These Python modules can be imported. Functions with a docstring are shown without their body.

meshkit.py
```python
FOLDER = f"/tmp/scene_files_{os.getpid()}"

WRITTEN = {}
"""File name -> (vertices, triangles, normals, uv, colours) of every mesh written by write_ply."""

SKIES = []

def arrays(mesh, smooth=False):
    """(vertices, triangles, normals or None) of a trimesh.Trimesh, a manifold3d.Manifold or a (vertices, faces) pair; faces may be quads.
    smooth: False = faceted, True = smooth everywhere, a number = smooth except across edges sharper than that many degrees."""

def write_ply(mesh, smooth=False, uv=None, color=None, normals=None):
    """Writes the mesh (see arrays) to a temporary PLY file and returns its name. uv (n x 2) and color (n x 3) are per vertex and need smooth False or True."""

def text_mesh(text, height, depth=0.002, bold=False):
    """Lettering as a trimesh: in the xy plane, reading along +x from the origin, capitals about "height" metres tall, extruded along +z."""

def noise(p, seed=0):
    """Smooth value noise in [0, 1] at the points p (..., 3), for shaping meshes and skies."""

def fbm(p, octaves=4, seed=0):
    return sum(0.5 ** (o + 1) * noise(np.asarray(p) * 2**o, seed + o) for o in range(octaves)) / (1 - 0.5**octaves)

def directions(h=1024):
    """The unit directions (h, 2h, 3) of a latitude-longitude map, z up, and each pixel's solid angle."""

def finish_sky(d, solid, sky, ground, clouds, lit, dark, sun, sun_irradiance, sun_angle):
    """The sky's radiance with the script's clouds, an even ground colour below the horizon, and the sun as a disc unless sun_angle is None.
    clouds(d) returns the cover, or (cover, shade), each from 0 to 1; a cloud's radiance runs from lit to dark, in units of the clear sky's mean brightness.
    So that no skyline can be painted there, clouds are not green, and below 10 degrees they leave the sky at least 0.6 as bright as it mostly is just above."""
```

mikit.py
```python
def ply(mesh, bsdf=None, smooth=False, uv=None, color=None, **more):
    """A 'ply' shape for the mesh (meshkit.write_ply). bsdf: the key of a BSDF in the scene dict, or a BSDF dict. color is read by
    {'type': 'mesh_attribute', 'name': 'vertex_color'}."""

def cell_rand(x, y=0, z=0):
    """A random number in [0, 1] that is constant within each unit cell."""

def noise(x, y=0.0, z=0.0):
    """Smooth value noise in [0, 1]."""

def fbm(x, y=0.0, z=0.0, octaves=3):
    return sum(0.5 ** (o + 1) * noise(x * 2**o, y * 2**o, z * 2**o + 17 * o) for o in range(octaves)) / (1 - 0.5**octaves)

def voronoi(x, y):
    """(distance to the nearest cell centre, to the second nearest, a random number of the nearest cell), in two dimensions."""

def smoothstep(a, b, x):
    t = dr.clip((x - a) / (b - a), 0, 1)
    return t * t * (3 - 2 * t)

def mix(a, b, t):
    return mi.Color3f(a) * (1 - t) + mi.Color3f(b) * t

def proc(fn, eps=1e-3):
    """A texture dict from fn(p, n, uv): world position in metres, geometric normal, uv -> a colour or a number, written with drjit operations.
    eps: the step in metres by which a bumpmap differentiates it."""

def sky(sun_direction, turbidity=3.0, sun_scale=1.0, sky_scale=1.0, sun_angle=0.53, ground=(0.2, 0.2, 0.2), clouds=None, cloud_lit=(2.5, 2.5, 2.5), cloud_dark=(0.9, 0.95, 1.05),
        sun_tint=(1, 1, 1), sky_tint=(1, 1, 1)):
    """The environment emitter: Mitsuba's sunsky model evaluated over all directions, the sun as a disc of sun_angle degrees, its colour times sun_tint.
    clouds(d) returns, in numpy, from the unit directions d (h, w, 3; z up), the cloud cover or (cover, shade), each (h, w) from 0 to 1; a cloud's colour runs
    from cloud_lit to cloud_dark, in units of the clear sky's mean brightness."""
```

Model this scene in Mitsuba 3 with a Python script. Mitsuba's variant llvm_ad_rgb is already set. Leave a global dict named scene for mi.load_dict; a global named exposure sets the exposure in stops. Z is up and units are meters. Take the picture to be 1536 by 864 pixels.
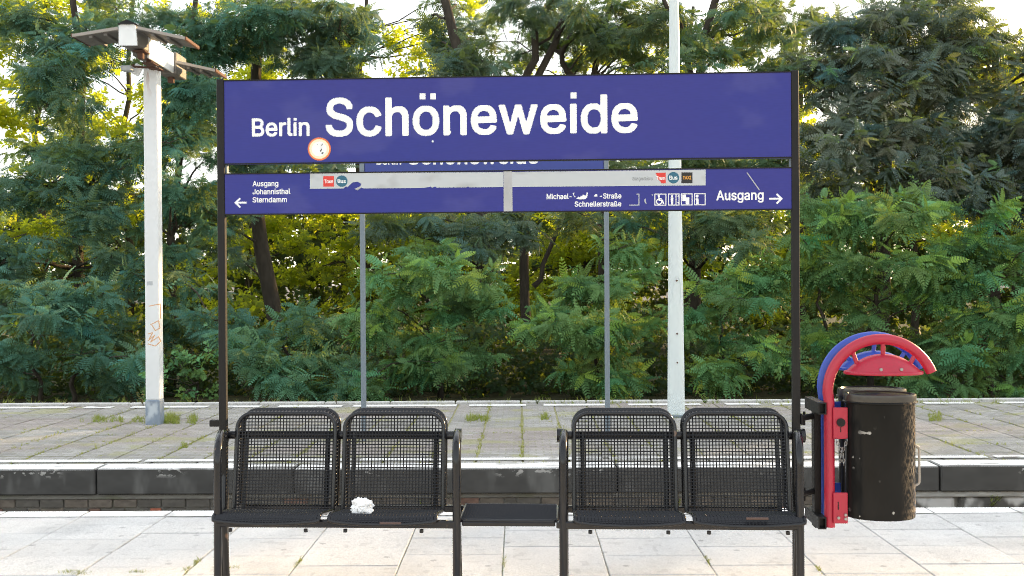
import math, random, numpy as np, trimesh, mitsuba as mi, mikit, meshkit
import drjit as dr
import shapely.geometry as sg
import shapely.affinity as sa
from shapely.ops import unary_union

# ------------------------------------------------------------------ camera, sky, exposure
FPX, EYE = 1500.0, 1.63                                  # focal length in photo pixels (1536 wide), eye height in m
CAM = np.array([0.0, 0.0, EYE])
FWD = np.array([-12.0 / FPX, 1.0, -7.0 / FPX]); FWD /= np.linalg.norm(FWD)
UPV = np.array([math.tan(math.radians(0.35)), 0.0, 1.0])
RIGHT = np.cross(FWD, UPV); RIGHT /= np.linalg.norm(RIGHT)
UPC = np.cross(RIGHT, FWD)
SUN_AZ, SUN_EL = 52.0, 15.0                              # degrees right of straight ahead, above the horizon
SUN = [math.sin(math.radians(SUN_AZ)) * math.cos(math.radians(SUN_EL)), math.cos(math.radians(SUN_AZ)) * math.cos(math.radians(SUN_EL)), math.sin(math.radians(SUN_EL))]
exposure = 4.14
scene, labels = {}, {}
scene['camera'] = {'type': 'perspective', 'fov': 2 * math.degrees(math.atan(768 / FPX)), 'fov_axis': 'x', 'near_clip': 0.05, 'far_clip': 600.0,
                   'to_world': mi.ScalarTransform4f().look_at(origin=CAM.tolist(), target=(CAM + FWD).tolist(), up=UPV.tolist())}
scene['sky'] = mikit.sky(SUN, turbidity=3.0, sun_scale=0.60, sun_angle=1.2, sun_tint=(1.0, 0.97, 0.92), sky_tint=(1.22, 1.0, 0.84), clouds=lambda d: 0.55, cloud_lit=(1.75, 1.72, 1.68))

# ------------------------------------------------------------------ helpers
rng = np.random.default_rng(7)
T = mi.ScalarTransform4f


def ray(u, v):
    return FWD + (u - 768) / FPX * RIGHT + (432 - v) / FPX * UPC


def at(u, v, Y):
    """The world point at distance Y seen at photo pixel (u, v)."""
    d = ray(u, v)
    return CAM + d * (Y / d[1])


def on(u, v, z):
    d = ray(u, v)
    return CAM + d * ((z - EYE) / d[2])


TH = math.radians(2.2)                                    # the sign and the bench stand turned by this much
ORG = at(765, 425, 5.15)
XL, YL = np.array([math.cos(TH), -math.sin(TH), 0]), np.array([math.sin(TH), math.cos(TH), 0])
LM = np.eye(4); LM[:3, 0], LM[:3, 1], LM[:3, 3] = XL, YL, [ORG[0], ORG[1], 0]


def loc(u, v, y):
    """(x, z) in the frame of sign and bench, on its plane of depth y, for photo pixel (u, v)."""
    d = ray(u, v)
    t = (y - (CAM - LM[:3, 3]) @ YL) / (d @ YL)
    p = CAM + d * t - LM[:3, 3]
    return p @ XL, p[2]


def cat(ms):
    return trimesh.util.concatenate([m if isinstance(m, trimesh.Trimesh) else trimesh.Trimesh(*m, process=False) for m in ms])


def box(x0, x1, y0, y1, z0, z1, c=0.0):
    s = np.array([[x0, y0, z0], [x1, y1, z1]], float)
    s = np.array([s.min(0), s.max(0)])
    if c <= 0:
        return trimesh.creation.box(bounds=s)
    c = min(c, (s[1] - s[0]).min() * 0.45)
    p = []
    for a in np.ndindex(2, 2, 2):
        q = np.array([s[a[k], k] for k in range(3)]); sgn = np.array([1 - 2 * a[k] for k in range(3)])
        for k in range(3):
            r = q + sgn * c; r[k] = q[k]; p.append(r)
    return trimesh.convex.convex_hull(np.array(p))


def tube(pts, r, sides=10, cap=True):
    p = np.asarray(pts, float); n = len(p)
    r = np.broadcast_to(np.asarray(r, float), (n,))
    t = np.gradient(p, axis=0); t /= np.linalg.norm(t, axis=1, keepdims=True) + 1e-12
    a = np.cross(t[0], [0, 0, 1.0] if abs(t[0][2]) < 0.9 else [1.0, 0, 0]); a /= np.linalg.norm(a)
    ang = np.arange(sides) * 2 * math.pi / sides; V = []
    for i in range(n):
        a = a - t[i] * (a @ t[i]); a /= np.linalg.norm(a); b = np.cross(t[i], a)
        V.append(p[i] + r[i] * (np.cos(ang)[:, None] * a + np.sin(ang)[:, None] * b))
    V = np.vstack(V); F = []
    i, j = np.meshgrid(np.arange(n - 1), np.arange(sides), indexing='ij')
    A, B, C, D = i * sides + j, i * sides + (j + 1) % sides, (i + 1) * sides + (j + 1) % sides, (i + 1) * sides + j
    F = np.vstack([np.stack([A, B, C], -1).reshape(-1, 3), np.stack([A, C, D], -1).reshape(-1, 3)])
    if cap:
        V = np.vstack([V, p[:1], p[-1:]]); k = np.arange(sides)
        F = np.vstack([F, np.stack([(k + 1) % sides, k, k * 0 + n * sides], 1), np.stack([(n - 1) * sides + k, (n - 1) * sides + (k + 1) % sides, k * 0 + n * sides + 1], 1)])
    return trimesh.Trimesh(V, F, process=False)


def bend(pts, r=0.05, n=6):
    """The polyline with its corners rounded."""
    p = [np.asarray(q, float) for q in pts]; out = [p[0]]
    for a, b, c in zip(p[:-2], p[1:-1], p[2:]):
        d0, d1 = a - b, c - b; l0, l1 = np.linalg.norm(d0), np.linalg.norm(d1)
        k = min(r, 0.48 * l0, 0.48 * l1); s, e = b + d0 / l0 * k, b + d1 / l1 * k
        for t in np.linspace(0, 1, n): out.append((1 - t) ** 2 * s + 2 * t * (1 - t) * b + t * t * e)
    return np.array(out + [p[-1]])


def cyl(p0, p1, r, sides=16):
    return tube([p0, p1], r, sides)


def prism(poly, y0, y1):
    """A shapely polygon in x-z pulled from depth y0 to y1."""
    ms = []
    for g in getattr(poly, 'geoms', [poly]):
        if g.is_empty or g.area < 1e-9: continue
        m = trimesh.creation.extrude_polygon(g, abs(y1 - y0), engine='earcut')
        v = m.vertices.copy(); m.vertices = np.stack([v[:, 0], max(y0, y1) - v[:, 2], v[:, 1]], 1)
        ms.append(m)
    return cat(ms)


def local(m):
    m = m.copy(); m.apply_transform(LM); return m


def numbered(key):
    if key not in scene and key not in labels: return key
    n = 1
    while f'{key}_{n:03d}' in scene or f'{key}_{n:03d}' in labels: n += 1
    return f'{key}_{n:03d}'


def obj(name, mesh, m, parent=None, smooth=False, kind=None, label=None, **more):
    key = numbered(f'{parent}__{name}' if parent else name)
    scene[key] = mikit.ply(mesh, m, smooth=smooth, **more)
    if kind or label:
        labels[key] = {k: x for k, x in (('kind', kind), ('label', label)) if x}
    return key


def thing(name, label, category, group=None):
    key = numbered(name); labels[key] = {'label': label, 'category': category}
    if group: labels[key]['group'] = group
    return key


def lettering(s, bold=True, r=0.016):
    """text_mesh with its outline smoothed: a polygon whose capitals are 1 high."""
    g = meshkit.text_mesh(s, 1.0, 0.01, bold=bold)
    v = g.vertices[g.faces[g.face_normals[:, 2] > 0.9]][:, :, :2]
    q = unary_union([sg.Polygon(t) for t in v]).buffer(0.002).simplify(0.006)
    return q.buffer(-r, 6).buffer(2 * r, 6).buffer(-r, 6).simplify(0.0015) if r else q


HCAP = lettering('H').bounds[3]

# ------------------------------------------------------------------ materials
noise, fbm, sstep, mixc, voro, crand = mikit.noise, mikit.fbm, mikit.smoothstep, mikit.mix, mikit.voronoi, mikit.cell_rand


def mat(key, color, rough=0.6, metallic=0.0, spec=0.4, bump=None, bscale=1.0, coat=0.0, rough_tex=None, eps=1e-3):
    c = mikit.proc(color) if callable(color) else color if isinstance(color, dict) else {'type': 'rgb', 'value': list(color)}
    b = {'type': 'principled', 'base_color': c, 'roughness': mikit.proc(rough_tex) if rough_tex else rough, 'metallic': metallic, 'specular': spec, 'clearcoat': coat, 'clearcoat_gloss': 0.8}
    if bump: b = {'type': 'bumpmap', 'tex': mikit.proc(bump, eps), 'scale': bscale, 'bsdf': b}
    scene[key] = {'type': 'twosided', 'bsdf': b}


def c_tile(tint):
    def f(p, n, uv):
        a, b = fbm(p.x * 3, p.y * 3, 0, 4), noise(p.x * 140, p.y * 140, p.z * 140)
        c = mixc((0.49, 0.485, 0.475), (0.60, 0.595, 0.585), a) * (0.86 + 0.28 * b) * tint
        stain = sstep(0.62, 0.78, fbm(p.x * 1.3 + 7, p.y * 2.1, 3, 4))
        c = c * (1 - 0.10 * stain)
        spot = sstep(0.80, 0.86, noise(p.x * 22, p.y * 22, 5))
        gum = sstep(0.055, 0.035, voro(p.x * 2.6, p.y * 2.6)[0] * 0.9) * sstep(0.35, 0.45, voro(p.x * 2.6, p.y * 2.6)[2])
        c = c * (1 - 0.30 * gum)
        dirt = sstep(0.50, 0.72, fbm(p.x * 6, p.y * 2.2, 11, 4))
        c = c * (1 - 0.06 * dirt)
        return c * (1 - 0.12 * spot)
    return f


def b_tile(p, n, uv):
    return 0.0015 * noise(p.x * 170, p.y * 170, p.z * 50) + 0.003 * fbm(p.x * 22, p.y * 22, 0, 3)


for i, t in enumerate((0.975, 1.0, 1.025)): mat(f'mat_tile_{i}', c_tile(t), 0.85, bump=b_tile, spec=0.25)


def c_paver(tint):
    def f(p, n, uv):
        cx, cy = p.x / 0.165, p.y / 0.105
        cx = cx + 0.5 * dr.floor(cy - 2 * dr.floor(cy / 2))
        r = crand(dr.floor(cx), dr.floor(cy))
        fx, fy = dr.abs(cx - dr.floor(cx) - 0.5), dr.abs(cy - dr.floor(cy) - 0.5)
        joint = dr.maximum(sstep(0.42, 0.49, fx), sstep(0.38, 0.48, fy))
        c = mixc((0.245, 0.236, 0.226), (0.39, 0.378, 0.362), 0.55 * r + 0.45 * fbm(p.x * 5, p.y * 5, 0, 3)) * tint
        red = sstep(0.5, 0.72, fbm(p.x * 0.45, p.y * 0.9 + 3, 1, 3)) * 0.35
        c = mixc(c, mi.Color3f(0.30, 0.225, 0.21), red)
        c = mixc(c, mi.Color3f(0.24, 0.235, 0.14), joint * 0.55)
        moss = sstep(0.60, 0.75, fbm(p.x * 1.6, p.y * 3.2, 9, 4)) * 0.5
        return mixc(c, mi.Color3f(0.30, 0.30, 0.13), moss) * (0.85 + 0.3 * noise(p.x * 90, p.y * 90, 1))
    return f


def b_paver(p, n, uv):
    cx, cy = p.x / 0.165, p.y / 0.105
    cx = cx + 0.5 * dr.floor(cy - 2 * dr.floor(cy / 2))
    fx, fy = dr.abs(cx - dr.floor(cx) - 0.5), dr.abs(cy - dr.floor(cy) - 0.5)
    return -0.004 * dr.maximum(sstep(0.40, 0.49, fx), sstep(0.36, 0.48, fy)) + 0.002 * fbm(p.x * 40, p.y * 40, 0, 3) + 0.003 * crand(dr.floor(cx), dr.floor(cy), 4)


for i, t in enumerate((0.92, 1.04)): mat(f'mat_paver_{i}', c_paver(t), 0.9, bump=b_paver, spec=0.2)


def c_slab(p, n, uv):
    return mixc((0.44, 0.435, 0.42), (0.56, 0.555, 0.54), fbm(p.x * 4, p.y * 4, 0, 4)) * (0.85 + 0.3 * noise(p.x * 90, p.y * 90, 2))


mat('mat_pale_slab', c_slab, 0.9, bump=b_tile, spec=0.2)


def c_dirt(p, n, uv):
    return mixc((0.045, 0.04, 0.03), (0.10, 0.092, 0.06), fbm(p.x * 6, p.y * 6, p.z * 6, 4))


mat('mat_joint', lambda p, n, uv: mixc((0.24, 0.235, 0.20), (0.36, 0.35, 0.29), fbm(p.x * 9, p.y * 9, p.z, 3)), 0.95)
mat('mat_moss_joint', lambda p, n, uv: mixc((0.22, 0.21, 0.12), (0.36, 0.35, 0.17), fbm(p.x * 9, p.y * 9, p.z, 3)), 0.95)
mat('mat_dirt', c_dirt, 0.95)
mat('mat_forest_floor', lambda p, n, uv: mixc((0.02, 0.022, 0.012), (0.07, 0.065, 0.03), fbm(p.x * 2.5, p.y * 2.5, 0, 4)), 0.95)
mat('mat_ballast', lambda p, n, uv: mixc((0.08, 0.072, 0.065), (0.22, 0.2, 0.185), voro(p.x * 22, p.y * 22)[2]), 0.95, bump=lambda p, n, uv: -0.02 * voro(p.x * 22, p.y * 22)[0], bscale=1.0)


def worn_white(base, under, k0, k1, fx=6.0):
    def f(p, n, uv):
        w = sstep(k0, k1, fbm(p.x * fx, p.y * fx * 2, p.z * fx, 4))
        return mixc(base, under, w) * (0.9 + 0.2 * noise(p.x * 60, p.y * 60, p.z * 60))
    return f


mat('mat_line_paint', worn_white((0.72, 0.72, 0.70), (0.30, 0.28, 0.26), 0.60, 0.70, 3.0), 0.8)
mat('mat_edge_paint', worn_white((0.80, 0.80, 0.79), (0.55, 0.54, 0.52), 0.62, 0.72, 2.2), 0.75)


def c_coping(p, n, uv):
    c = mixc((0.055, 0.054, 0.052), (0.10, 0.098, 0.094), fbm(p.x * 5, p.y * 5, p.z * 9, 4))
    chip = sstep(0.60, 0.63, fbm(p.x * 24, p.y * 24, p.z * 26 + 3, 4)) * sstep(0.52, 0.66, fbm(p.x * 1.7, 4, 1, 3)) * sstep(-0.30, -0.22, p.z)
    c = mixc(c, mi.Color3f(0.5, 0.49, 0.47), chip * 0.9)
    run = sstep(0.55, 0.80, fbm(p.x * 5.5, 2, p.z * 1.6, 4)) * 0.32
    c = mixc(c, mi.Color3f(0.30, 0.30, 0.29), run)
    top = sstep(0.6, 0.9, n.z)                            # the tread of each block is painted white
    return mixc(c, mixc((0.82, 0.82, 0.80), (0.45, 0.44, 0.42), sstep(0.63, 0.72, fbm(p.x * 3, p.y * 9, 2, 4))), top)


mat('mat_coping', c_coping, 0.85, bump=lambda p, n, uv: 0.004 * fbm(p.x * 30, p.y * 30, p.z * 30, 3), spec=0.25)


def c_mortar(p, n, uv):
    c = mixc((0.17, 0.165, 0.148), (0.31, 0.30, 0.27), fbm(p.x * 8, p.y * 8, p.z * 14, 4))
    return mixc(c, mi.Color3f(0.13, 0.14, 0.07), sstep(0.58, 0.75, fbm(p.x * 2.2, 4, p.z * 3, 3)) * 0.6)


mat('mat_mortar', c_mortar, 0.95, bump=lambda p, n, uv: 0.006 * fbm(p.x * 25, p.y * 25, p.z * 25, 3))
for i, c in enumerate(((0.135, 0.125, 0.110), (0.175, 0.150, 0.125), (0.20, 0.125, 0.098), (0.42, 0.14, 0.085))):
    mat(f'mat_brick_{i}', (lambda c: lambda p, n, uv: mi.Color3f(*c) * (0.6 + 0.8 * fbm(p.x * 18, p.y * 18, p.z * 25, 3)))(c), 0.9, bump=lambda p, n, uv: 0.003 * fbm(p.x * 50, p.y * 50, p.z * 50, 3))


def c_render(p, n, uv):
    c = mixc((0.07, 0.068, 0.063), (0.14, 0.135, 0.125), fbm(p.x * 6, p.y, p.z * 9, 4))
    drip = sstep(0.48, 0.66, fbm(p.x * 5.5, 1, p.z * 2.4, 4))
    return mixc(c, mi.Color3f(0.62, 0.62, 0.61), drip * 0.85)


mat('mat_render', c_render, 0.9, bump=lambda p, n, uv: 0.006 * fbm(p.x * 20, p.y * 20, p.z * 20, 3))
mat('mat_ledge', lambda p, n, uv: mixc((0.32, 0.315, 0.295), (0.58, 0.58, 0.56), sstep(0.35, 0.75, fbm(p.x * 4, p.y, p.z * 9, 4))), 0.9)


def c_sign(a, b):
    def f(p, n, uv):
        g = fbm(p.x * 1.6, p.y, p.z * 3.2, 3)
        c = mixc(a, b, sstep(0.25, 0.75, g))
        smear = sstep(0.58, 0.74, fbm(p.x * 3.4 + 5, 2, p.z * 4.5, 4)) * 0.14
        return mixc(c, mi.Color3f(0.20, 0.20, 0.38), smear * 0.6) * (0.96 + 0.08 * noise(p.x * 40, 1, p.z * 160))
    return f


mat('mat_sign_blue', c_sign((0.024, 0.031, 0.230), (0.030, 0.032, 0.224)), 0.45, spec=0.35)
mat('mat_far_blue', (0.035, 0.055, 0.26), 0.4)
mat('mat_sign_white', (0.82, 0.83, 0.84), 0.5)
mat('mat_sign_pale', lambda p, n, uv: mixc((0.47, 0.50, 0.53), (0.38, 0.40, 0.42), sstep(0.55, 0.75, fbm(p.x * 7, 1, p.z * 9, 3))), 0.5)
mat('mat_tape', lambda p, n, uv: mixc((0.45, 0.46, 0.48), (0.36, 0.36, 0.37), fbm(p.x * 30, 1, p.z * 9, 3)), 0.5)
mat('mat_sign_red', (0.62, 0.05, 0.04), 0.5); mat('mat_sign_teal', (0.028, 0.12, 0.19), 0.5); mat('mat_sign_black', (0.02, 0.02, 0.02), 0.5)
mat('mat_sign_orange', (0.75, 0.36, 0.06), 0.5); mat('mat_sign_grey', (0.16, 0.17, 0.18), 0.6)
mat('mat_sticker_orange', (0.75, 0.20, 0.07), 0.5); mat('mat_sticker_cream', (0.82, 0.74, 0.52), 0.5)
mat('mat_post', lambda p, n, uv: mixc((0.009, 0.009, 0.010), (0.018, 0.017, 0.017), fbm(p.x * 30, p.y * 30, p.z * 5, 3)), 0.45, spec=0.22)


def c_black(p, n, uv):
    c = mixc((0.007, 0.0075, 0.010), (0.013, 0.014, 0.018), fbm(p.x * 20, p.y * 20, p.z * 20, 3))
    return mixc(c, mi.Color3f(0.16, 0.10, 0.07), sstep(0.77, 0.82, fbm(p.x * 14, p.y * 14, p.z * 9, 4)) * 0.7)


mat('mat_black_paint', c_black, 0.16, spec=0.28, coat=0.5)
mat('mat_wire', (0.014, 0.0155, 0.020), 0.25, spec=0.32)
mat('mat_bare_metal', (0.085, 0.05, 0.042), 0.5, spec=0.5)


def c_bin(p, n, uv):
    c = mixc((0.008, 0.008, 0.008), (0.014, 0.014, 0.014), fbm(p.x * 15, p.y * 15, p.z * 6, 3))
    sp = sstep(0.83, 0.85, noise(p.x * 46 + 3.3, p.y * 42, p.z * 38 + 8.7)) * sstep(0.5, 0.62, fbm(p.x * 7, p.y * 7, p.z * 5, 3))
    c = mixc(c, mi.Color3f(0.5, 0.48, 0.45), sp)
    side = sstep(1.875, 1.965, p.x)                       # right side: speckled wear, made tan and wide to paint in a golden sun edge
    sun_wear = sstep(0.34, 0.84, fbm(p.x * 150, p.y * 150, p.z * 60, 4)) * side * (0.45 + 0.55 * sstep(0.35, 0.65, fbm(p.x * 20, p.y * 20, p.z * 9, 3)))
    return mixc(c, mi.Color3f(0.40, 0.29, 0.18), sun_wear)


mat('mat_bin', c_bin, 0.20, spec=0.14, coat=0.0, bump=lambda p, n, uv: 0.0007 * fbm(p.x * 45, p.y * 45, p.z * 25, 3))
mat('mat_bin_lid', lambda p, n, uv: mixc((0.03, 0.029, 0.028), (0.09, 0.08, 0.07), fbm(p.x * 20, p.y * 20, p.z * 20, 3)), 0.3, metallic=0.4, spec=0.6)
mat('mat_red', lambda p, n, uv: mixc((0.36, 0.012, 0.036), (0.41, 0.018, 0.046), fbm(p.x * 15, p.y * 15, p.z * 15, 3)), 0.4, spec=0.5, coat=0.2)
mat('mat_blue', lambda p, n, uv: mixc((0.025, 0.06, 0.36), (0.035, 0.08, 0.42), fbm(p.x * 15, p.y * 15, p.z * 15, 3)), 0.38, spec=0.5, coat=0.2)
mat('mat_chain', (0.35, 0.35, 0.36), 0.35, metallic=0.9)


def c_white_post(p, n, uv):
    c = mixc((0.76, 0.78, 0.80), (0.68, 0.70, 0.72), fbm(p.x * 3, p.y * 3, p.z * 1.2, 4))
    rust = sstep(0.62, 0.72, fbm(p.x * 16, p.y * 16, p.z * 3.0, 4)) * sstep(3.9, 4.6, p.z) * 0.7
    return mixc(c, mi.Color3f(0.34, 0.15, 0.08), rust * 0.8)


mat('mat_white_post', c_white_post, 0.45)
mat('mat_post_foot', lambda p, n, uv: mixc((0.22, 0.27, 0.34), (0.48, 0.53, 0.58), sstep(0.42, 0.62, fbm(p.x * 7, p.y * 7, p.z * 4, 4))), 0.6)
mat('mat_graffiti', (0.66, 0.36, 0.17), 0.6)
mat('mat_lamp_white', (0.80, 0.82, 0.83), 0.4)
mat('mat_lamp_grey', lambda p, n, uv: mixc((0.13, 0.125, 0.12), (0.20, 0.19, 0.18), fbm(p.x * 9, p.y * 9, p.z * 9, 3)), 0.6)
mat('mat_lamp_edge', (0.34, 0.31, 0.28), 0.6)
mat('mat_rust', lambda p, n, uv: mixc((0.075, 0.036, 0.027), (0.14, 0.08, 0.06), fbm(p.x * 25, p.y * 25, p.z * 25, 3)), 0.85)
mat('mat_round_pole', lambda p, n, uv: mixc((0.62, 0.69, 0.70), (0.70, 0.76, 0.77), fbm(p.x * 5, p.y * 5, p.z * 1.5, 4)), 0.5)
mat('mat_galvanised', (0.17, 0.21, 0.25), 0.5, spec=0.5)
mat('mat_tissue', (0.85, 0.86, 0.88), 0.9)
mat('mat_bark', lambda p, n, uv: mixc((0.030, 0.026, 0.022), (0.085, 0.072, 0.058), fbm(p.x * 14, p.y * 14, p.z * 4, 4)), 0.95, bump=lambda p, n, uv: 0.02 * fbm(p.x * 16, p.y * 16, p.z * 4, 3), spec=0.15)


def leaf_mat(key, trans, weight, rough=0.5, spec=0.35):
    scene[key] = {'type': 'blendbsdf', 'weight': weight,
                  'a': {'type': 'twosided', 'bsdf': {'type': 'principled', 'base_color': {'type': 'mesh_attribute', 'name': 'vertex_color'}, 'roughness': rough, 'specular': spec}},
                  'b': {'type': 'principledthin', 'base_color': {'type': 'rgb', 'value': trans}, 'roughness': 0.9, 'diff_trans': 2.0, 'eta': 1.01}}


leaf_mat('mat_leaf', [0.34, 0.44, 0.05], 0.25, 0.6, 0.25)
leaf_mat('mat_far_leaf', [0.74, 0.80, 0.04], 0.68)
leaf_mat('mat_grass', [0.40, 0.42, 0.08], 0.35, 0.7, 0.2)

# ------------------------------------------------------------------ the setting: near platform, track bed, far platform, ground
YE = at(768, 765, 1.0); YE = EYE / (EYE - YE[2])           # distance of the near platform's edge
ZF = -0.20                                                 # top of the far platform
YC = float(on(768, 702, ZF)[1])                            # its edge
YB = float(on(768, 604, ZF)[1])                            # its back
obj('ground', box(-60, 60, YB + 0.0, 130, -1.2, -0.62), 'mat_forest_floor', kind='structure')
obj('track_bed', box(-40, 40, YE - 0.2, YC + 0.3, -1.5, -1.12), 'mat_ballast', kind='structure')
obj('platform', cat([box(-40, 40, -6, YE - 0.06, -1.3, -0.014), box(-40, 40, YE - 0.06, YE - 0.02, -1.3, -0.09)]), 'mat_joint', kind='structure')
TW, TD = 0.600, 0.400
x_first = on(757.7, 786.7, 0)[0]
rest = {0: [], 1: [], 2: []}
r1 = np.random.default_rng(3)
nrow = 9
for i in range(-20, 20):
    off = (i % 2) * 0.5 * TD + r1.uniform(-0.02, 0.02)
    xa = x_first + i * TW
    y1 = YE
    rows = [(YE - 0.20 - off * 0.9, YE)] if True else []
    y = YE - 0.20 - off * 0.9
    while y > 1.2:
        rows.append((y - TD, y)); y -= TD
    for (ya, yb) in rows:
        g = r1.uniform(0.002, 0.0045)
        dz = r1.uniform(-0.005, 0.0)
        m = box(xa + g, xa + TW - g, ya + g * 0.8, yb - g * 0.5, -0.05, dz, 0.004)
        t = r1.uniform(-0.003, 0.003, 2)
        m.vertices[:, 2] += (m.vertices[:, 0] - xa) * t[0] + (m.vertices[:, 1] - ya) * t[1]
        k = int(r1.integers(0, 3))
        if ya > 4.2 and abs(xa + TW / 2) < 0.53 * yb + 0.6:
            obj('paving_tile', m, f'mat_tile_{k}', 'platform')
        else:
            rest[k].append(m)
for k in rest: obj('outer_paving', cat(rest[k]), f'mat_tile_{k}', 'platform', kind='stuff')
r1 = np.random.default_rng(4)
x = -30.0
while x < 30:                                              # the painted line along the near edge, one stroke per tile
    x0 = x_first + math.floor((x - x_first) / TW) * TW
    pass; x += TW
for i in range(-20, 20): obj('edge_line', box(x_first + i * TW + 0.008, x_first + (i + 1) * TW - 0.008, YE - 0.165, YE - 0.008, 0.003, 0.0065), 'mat_edge_paint', 'platform')

obj('opposite_platform', box(-40, 40, YC + 0.29, YB, -1.3, ZF - 0.012), 'mat_moss_joint', kind='structure')
SW = 0.48
cells = []
r2 = np.random.default_rng(5)
xs0 = on(720, 668, ZF)[0]
nr = int((YB - 0.10 - (YC + 0.30)) / 0.5)
SD = (YB - 0.10 - (YC + 0.30)) / nr
for j in range(nr):
    for i in range(-34, 35):
        xa, ya = xs0 + i * SW, YC + 0.30 + j * SD
        g = r2.uniform(0.006, 0.018)
        m = box(xa + g, xa + SW - g, ya + 0.0015, ya + SD - 0.0015, ZF - 0.06, ZF + r2.uniform(-0.004, 0.002), 0.003)
        t = r2.uniform(-0.005, 0.005, 2)
        m.vertices[:, 2] += (m.vertices[:, 0] - xa - SW / 2) * t[0] + (m.vertices[:, 1] - ya - SD / 2) * t[1]
        pale = xa > 6.0 and 3 <= j <= 7 and xa > 6.0 + 0.35 * (j - 3) and r2.random() < 0.9
        cells.append((m, 'mat_pale_slab' if pale else f'mat_paver_{int(r2.integers(0, 2))}', abs(xa + SW / 2) / (0.53 * ya) + 0.0 * ya, ya))
inside = sorted([c for c in cells if c[2] < 1.03], key=lambda c: c[3])[:300]
ids = {id(c[0]) for c in inside}
for m, k, _, _ in inside: obj('paving_slab', m, k, 'opposite_platform')
for k in ('mat_paver_0', 'mat_paver_1', 'mat_pale_slab'):
    ms = [c[0] for c in cells if id(c[0]) not in ids and c[1] == k]
    if ms: obj('outer_paving', cat(ms), k, 'opposite_platform', kind='stuff')
for i in range(36): obj('kerb_stone', box(-18 + i * 1.0 + 0.01, -17 + i * 1.0 - 0.01, YB - 0.095, YB + 0.05, -1.0, ZF + 0.03, 0.01), 'mat_pale_slab', 'opposite_platform')


def line_strokes(y0, y1, gap, lo, hi, seed):
    r = np.random.default_rng(seed); ms = []; x = -14.0
    while x < 14:
        l = r.uniform(lo, hi); ms.append(box(x, x + l, y0 + r.uniform(-0.006, 0.006), y1 + r.uniform(-0.006, 0.006), ZF + 0.006, ZF + 0.012)); x += l + r.uniform(0.3, 1) * gap
    return ms


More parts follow.
